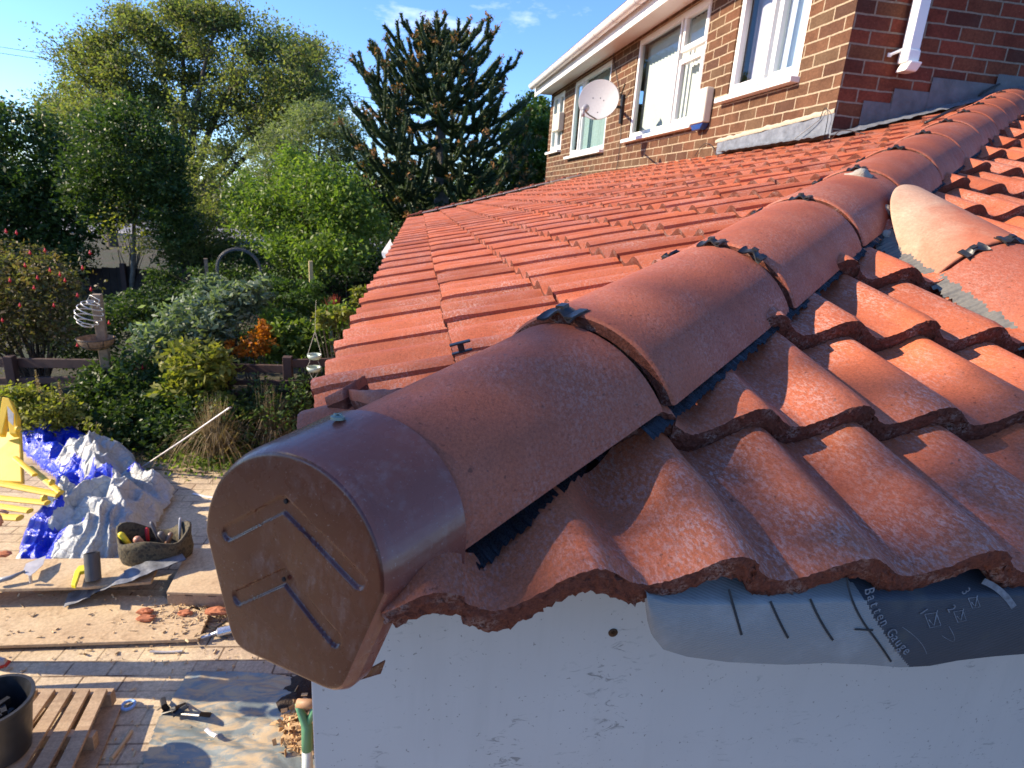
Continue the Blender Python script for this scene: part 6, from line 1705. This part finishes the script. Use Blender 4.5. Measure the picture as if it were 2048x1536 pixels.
# ================================================================== person at the left edge (only a shoe shows; the legs cast the long shadows)
def person():
    s1, s2 = on_z(3, 1322, GZ + .03), on_z(-45, 1376, GZ + .03)
    f1, f2 = s1 + [-.13, 0, .06], s2 + [-.10, .0, .06]
    hip = (f1 + f2) / 2 + [-.05, .03, .84]; hip[2] = GZ + .90
    k1, k2 = (f1 * .5 + hip * .5) + [.05, .03, 0], (f2 * .5 + hip * .5) + [.05, -.01, 0]
    side = np.array([0.05, 1.0, 0]); side /= np.linalg.norm(side)
    V = [hip, hip + side * .09 + [0, 0, -.04], k1, f1 + [0, 0, .03], f1 + [.10, 0, -.045], hip - side * .09 + [0, 0, -.04], k2, f2 + [0, 0, .03], f2 + [.10, 0, -.045],
         hip + [0.0, 0, .22], hip + [.02, 0, .45], hip + [.03, 0, .54], hip + [.04, 0, .64], hip + [.045, 0, .76],
         hip + side * .18 + [.02, 0, .43], hip + side * .23 + [.04, 0, .17], hip + side * .22 + [.14, 0, -.05], hip - side * .18 + [.02, 0, .43], hip - side * .23 + [.04, 0, .17], hip - side * .22 + [.14, 0, -.05]]
    Ed = [(0, 1), (1, 2), (2, 3), (3, 4), (0, 5), (5, 6), (6, 7), (7, 8), (0, 9), (9, 10), (10, 11), (11, 12), (12, 13), (10, 14), (14, 15), (15, 16), (10, 17), (17, 18), (18, 19)]
    rad = [.15, .11, .075, .055, .04, .11, .075, .055, .04, .15, .16, .06, .095, .08, .065, .05, .036, .065, .05, .036]
    me = bpy.data.meshes.new('person'); me.from_pydata([tuple(v - np.array([s1[0], s1[1], GZ])) for v in V], Ed, []); o = bpy.data.objects.new('person', me); COL.objects.link(o); o.location = (s1[0], s1[1], GZ)
    sk = o.modifiers.new('skin', 'SKIN')
    for i, r_ in enumerate(rad): me.skin_vertices[0].data[i].radius = (r_, r_ * .85)
    me.skin_vertices[0].data[0].use_root = True
    sb = o.modifiers.new('sub', 'SUBSURF'); sb.levels = 2; sb.render_levels = 2
    bpy.context.view_layer.update()
    ev = o.evaluated_get(bpy.context.evaluated_depsgraph_get()); nm = bpy.data.meshes.new_from_object(ev)
    o.modifiers.clear(); o.data = nm; nm.materials.clear()
    for m_ in (plain('work_trousers', (.05, .055, .07), .9, bump=.4), plain('grey_work_jacket', (.13, .14, .15), .9, bump=.4), plain('skin', (.50, .28, .20), .55, var=.06)): nm.materials.append(m_)
    o0 = np.array([s1[0], s1[1], GZ]); hands = [V[16] - o0, V[19] - o0]; hd_z = V[11][2] - GZ
    for f in nm.polygons:
        c_ = np.array(f.center); f.use_smooth = True
        f.material_index = 2 if (c_[2] > hd_z or min(np.linalg.norm(c_ - h_) for h_ in hands) < .075) else (1 if c_[2] > hip[2] - GZ - .04 else 0)
    hc = V[12]; mb = MB(); P = lump(hc + [-.012, 0, .035], .103, (1.0, .88, 1.15), 2, 12); mb.grid(P[:8], close_v=True); mb.build('hair', plain('dark_brown_hair', (.05, .03, .02), .8, bump=.8), o, smooth=True)
    mb = MB(); mb.tube([hc + [.085, 0, .0], hc + [.112, 0, -.025], hc + [.088, 0, -.035]], [.008, .013, .009], 8); mb.build('nose', nm.materials[2], o, smooth=True)
    for sg in (-1, 1):
        mb = MB(); mb.grid(lump(hc + [.083, sg * .032, .010], .009, (1, 1, 1), 1, 6), close_v=True); mb.build('eye', plain('eye_white', (.5, .48, .45), .3), o, smooth=True)
        mb = MB(); mb.grid(lump(hc + [-.0, sg * .088, -.01], .022, (.7, .35, 1.2), 1, 6), close_v=True); mb.build('ear', nm.materials[2], o, smooth=True)
        hnd = V[16] if sg > 0 else V[19]
        for q in range(5):
            b0 = hnd + [.01, (q - 2) * .014, -.03]; L_ = (.055, .07, .078, .07, .05)[q]
            e0 = b0 + ([.05, 0, -.02] if q == 4 else [.022, 0, -L_]); mb = MB(); mb.tube([b0, (b0 + e0) / 2 + [.006, 0, 0], e0], [.009, .0085, .007], 7); mb.build('finger', nm.materials[2], o, smooth=True)
    props(o, 'standing person in dark work clothes, only the red and white shoe in view', 'person')
    for s in (s1, s2):
        mb = MB(); prof = []
        for t in np.linspace(0, 1, 12):
            x = -.24 + .26 * t; wd = .042 + .012 * math.sin(t * PI) - .03 * max(0, t - .8) / .2; hh = .095 - .05 * min(1, t * 1.3) + .0
            prof.append([s + np.array([x, wd * math.cos(a), -.028 + max(0, (hh) * math.sin(a)) + (0 if math.sin(a) > 0 else 0)]) for a in np.arange(14) * 2 * PI / 14])
        mb.grid(np.array(prof), close_v=True); mb.add(prof[-1], [tuple(range(14))]); mb.add(prof[0], [tuple(range(14))[::-1]])
        sh = mb.build('shoe', plain('pale_shoe_fabric', (.5, .47, .45), .8), o, smooth=True)
        mb = MB(); mb.tube([s + [-.24, 0, -.022], s + [-.1, 0, -.022], s + [-.03, 0, -.022], s + [.03, 0, -.020]], [.043, .052, .05, .022], 12, flat=.35); mb.build('sole', plain('red_sole', (.5, .04, .02), .6), sh, smooth=True)
person()
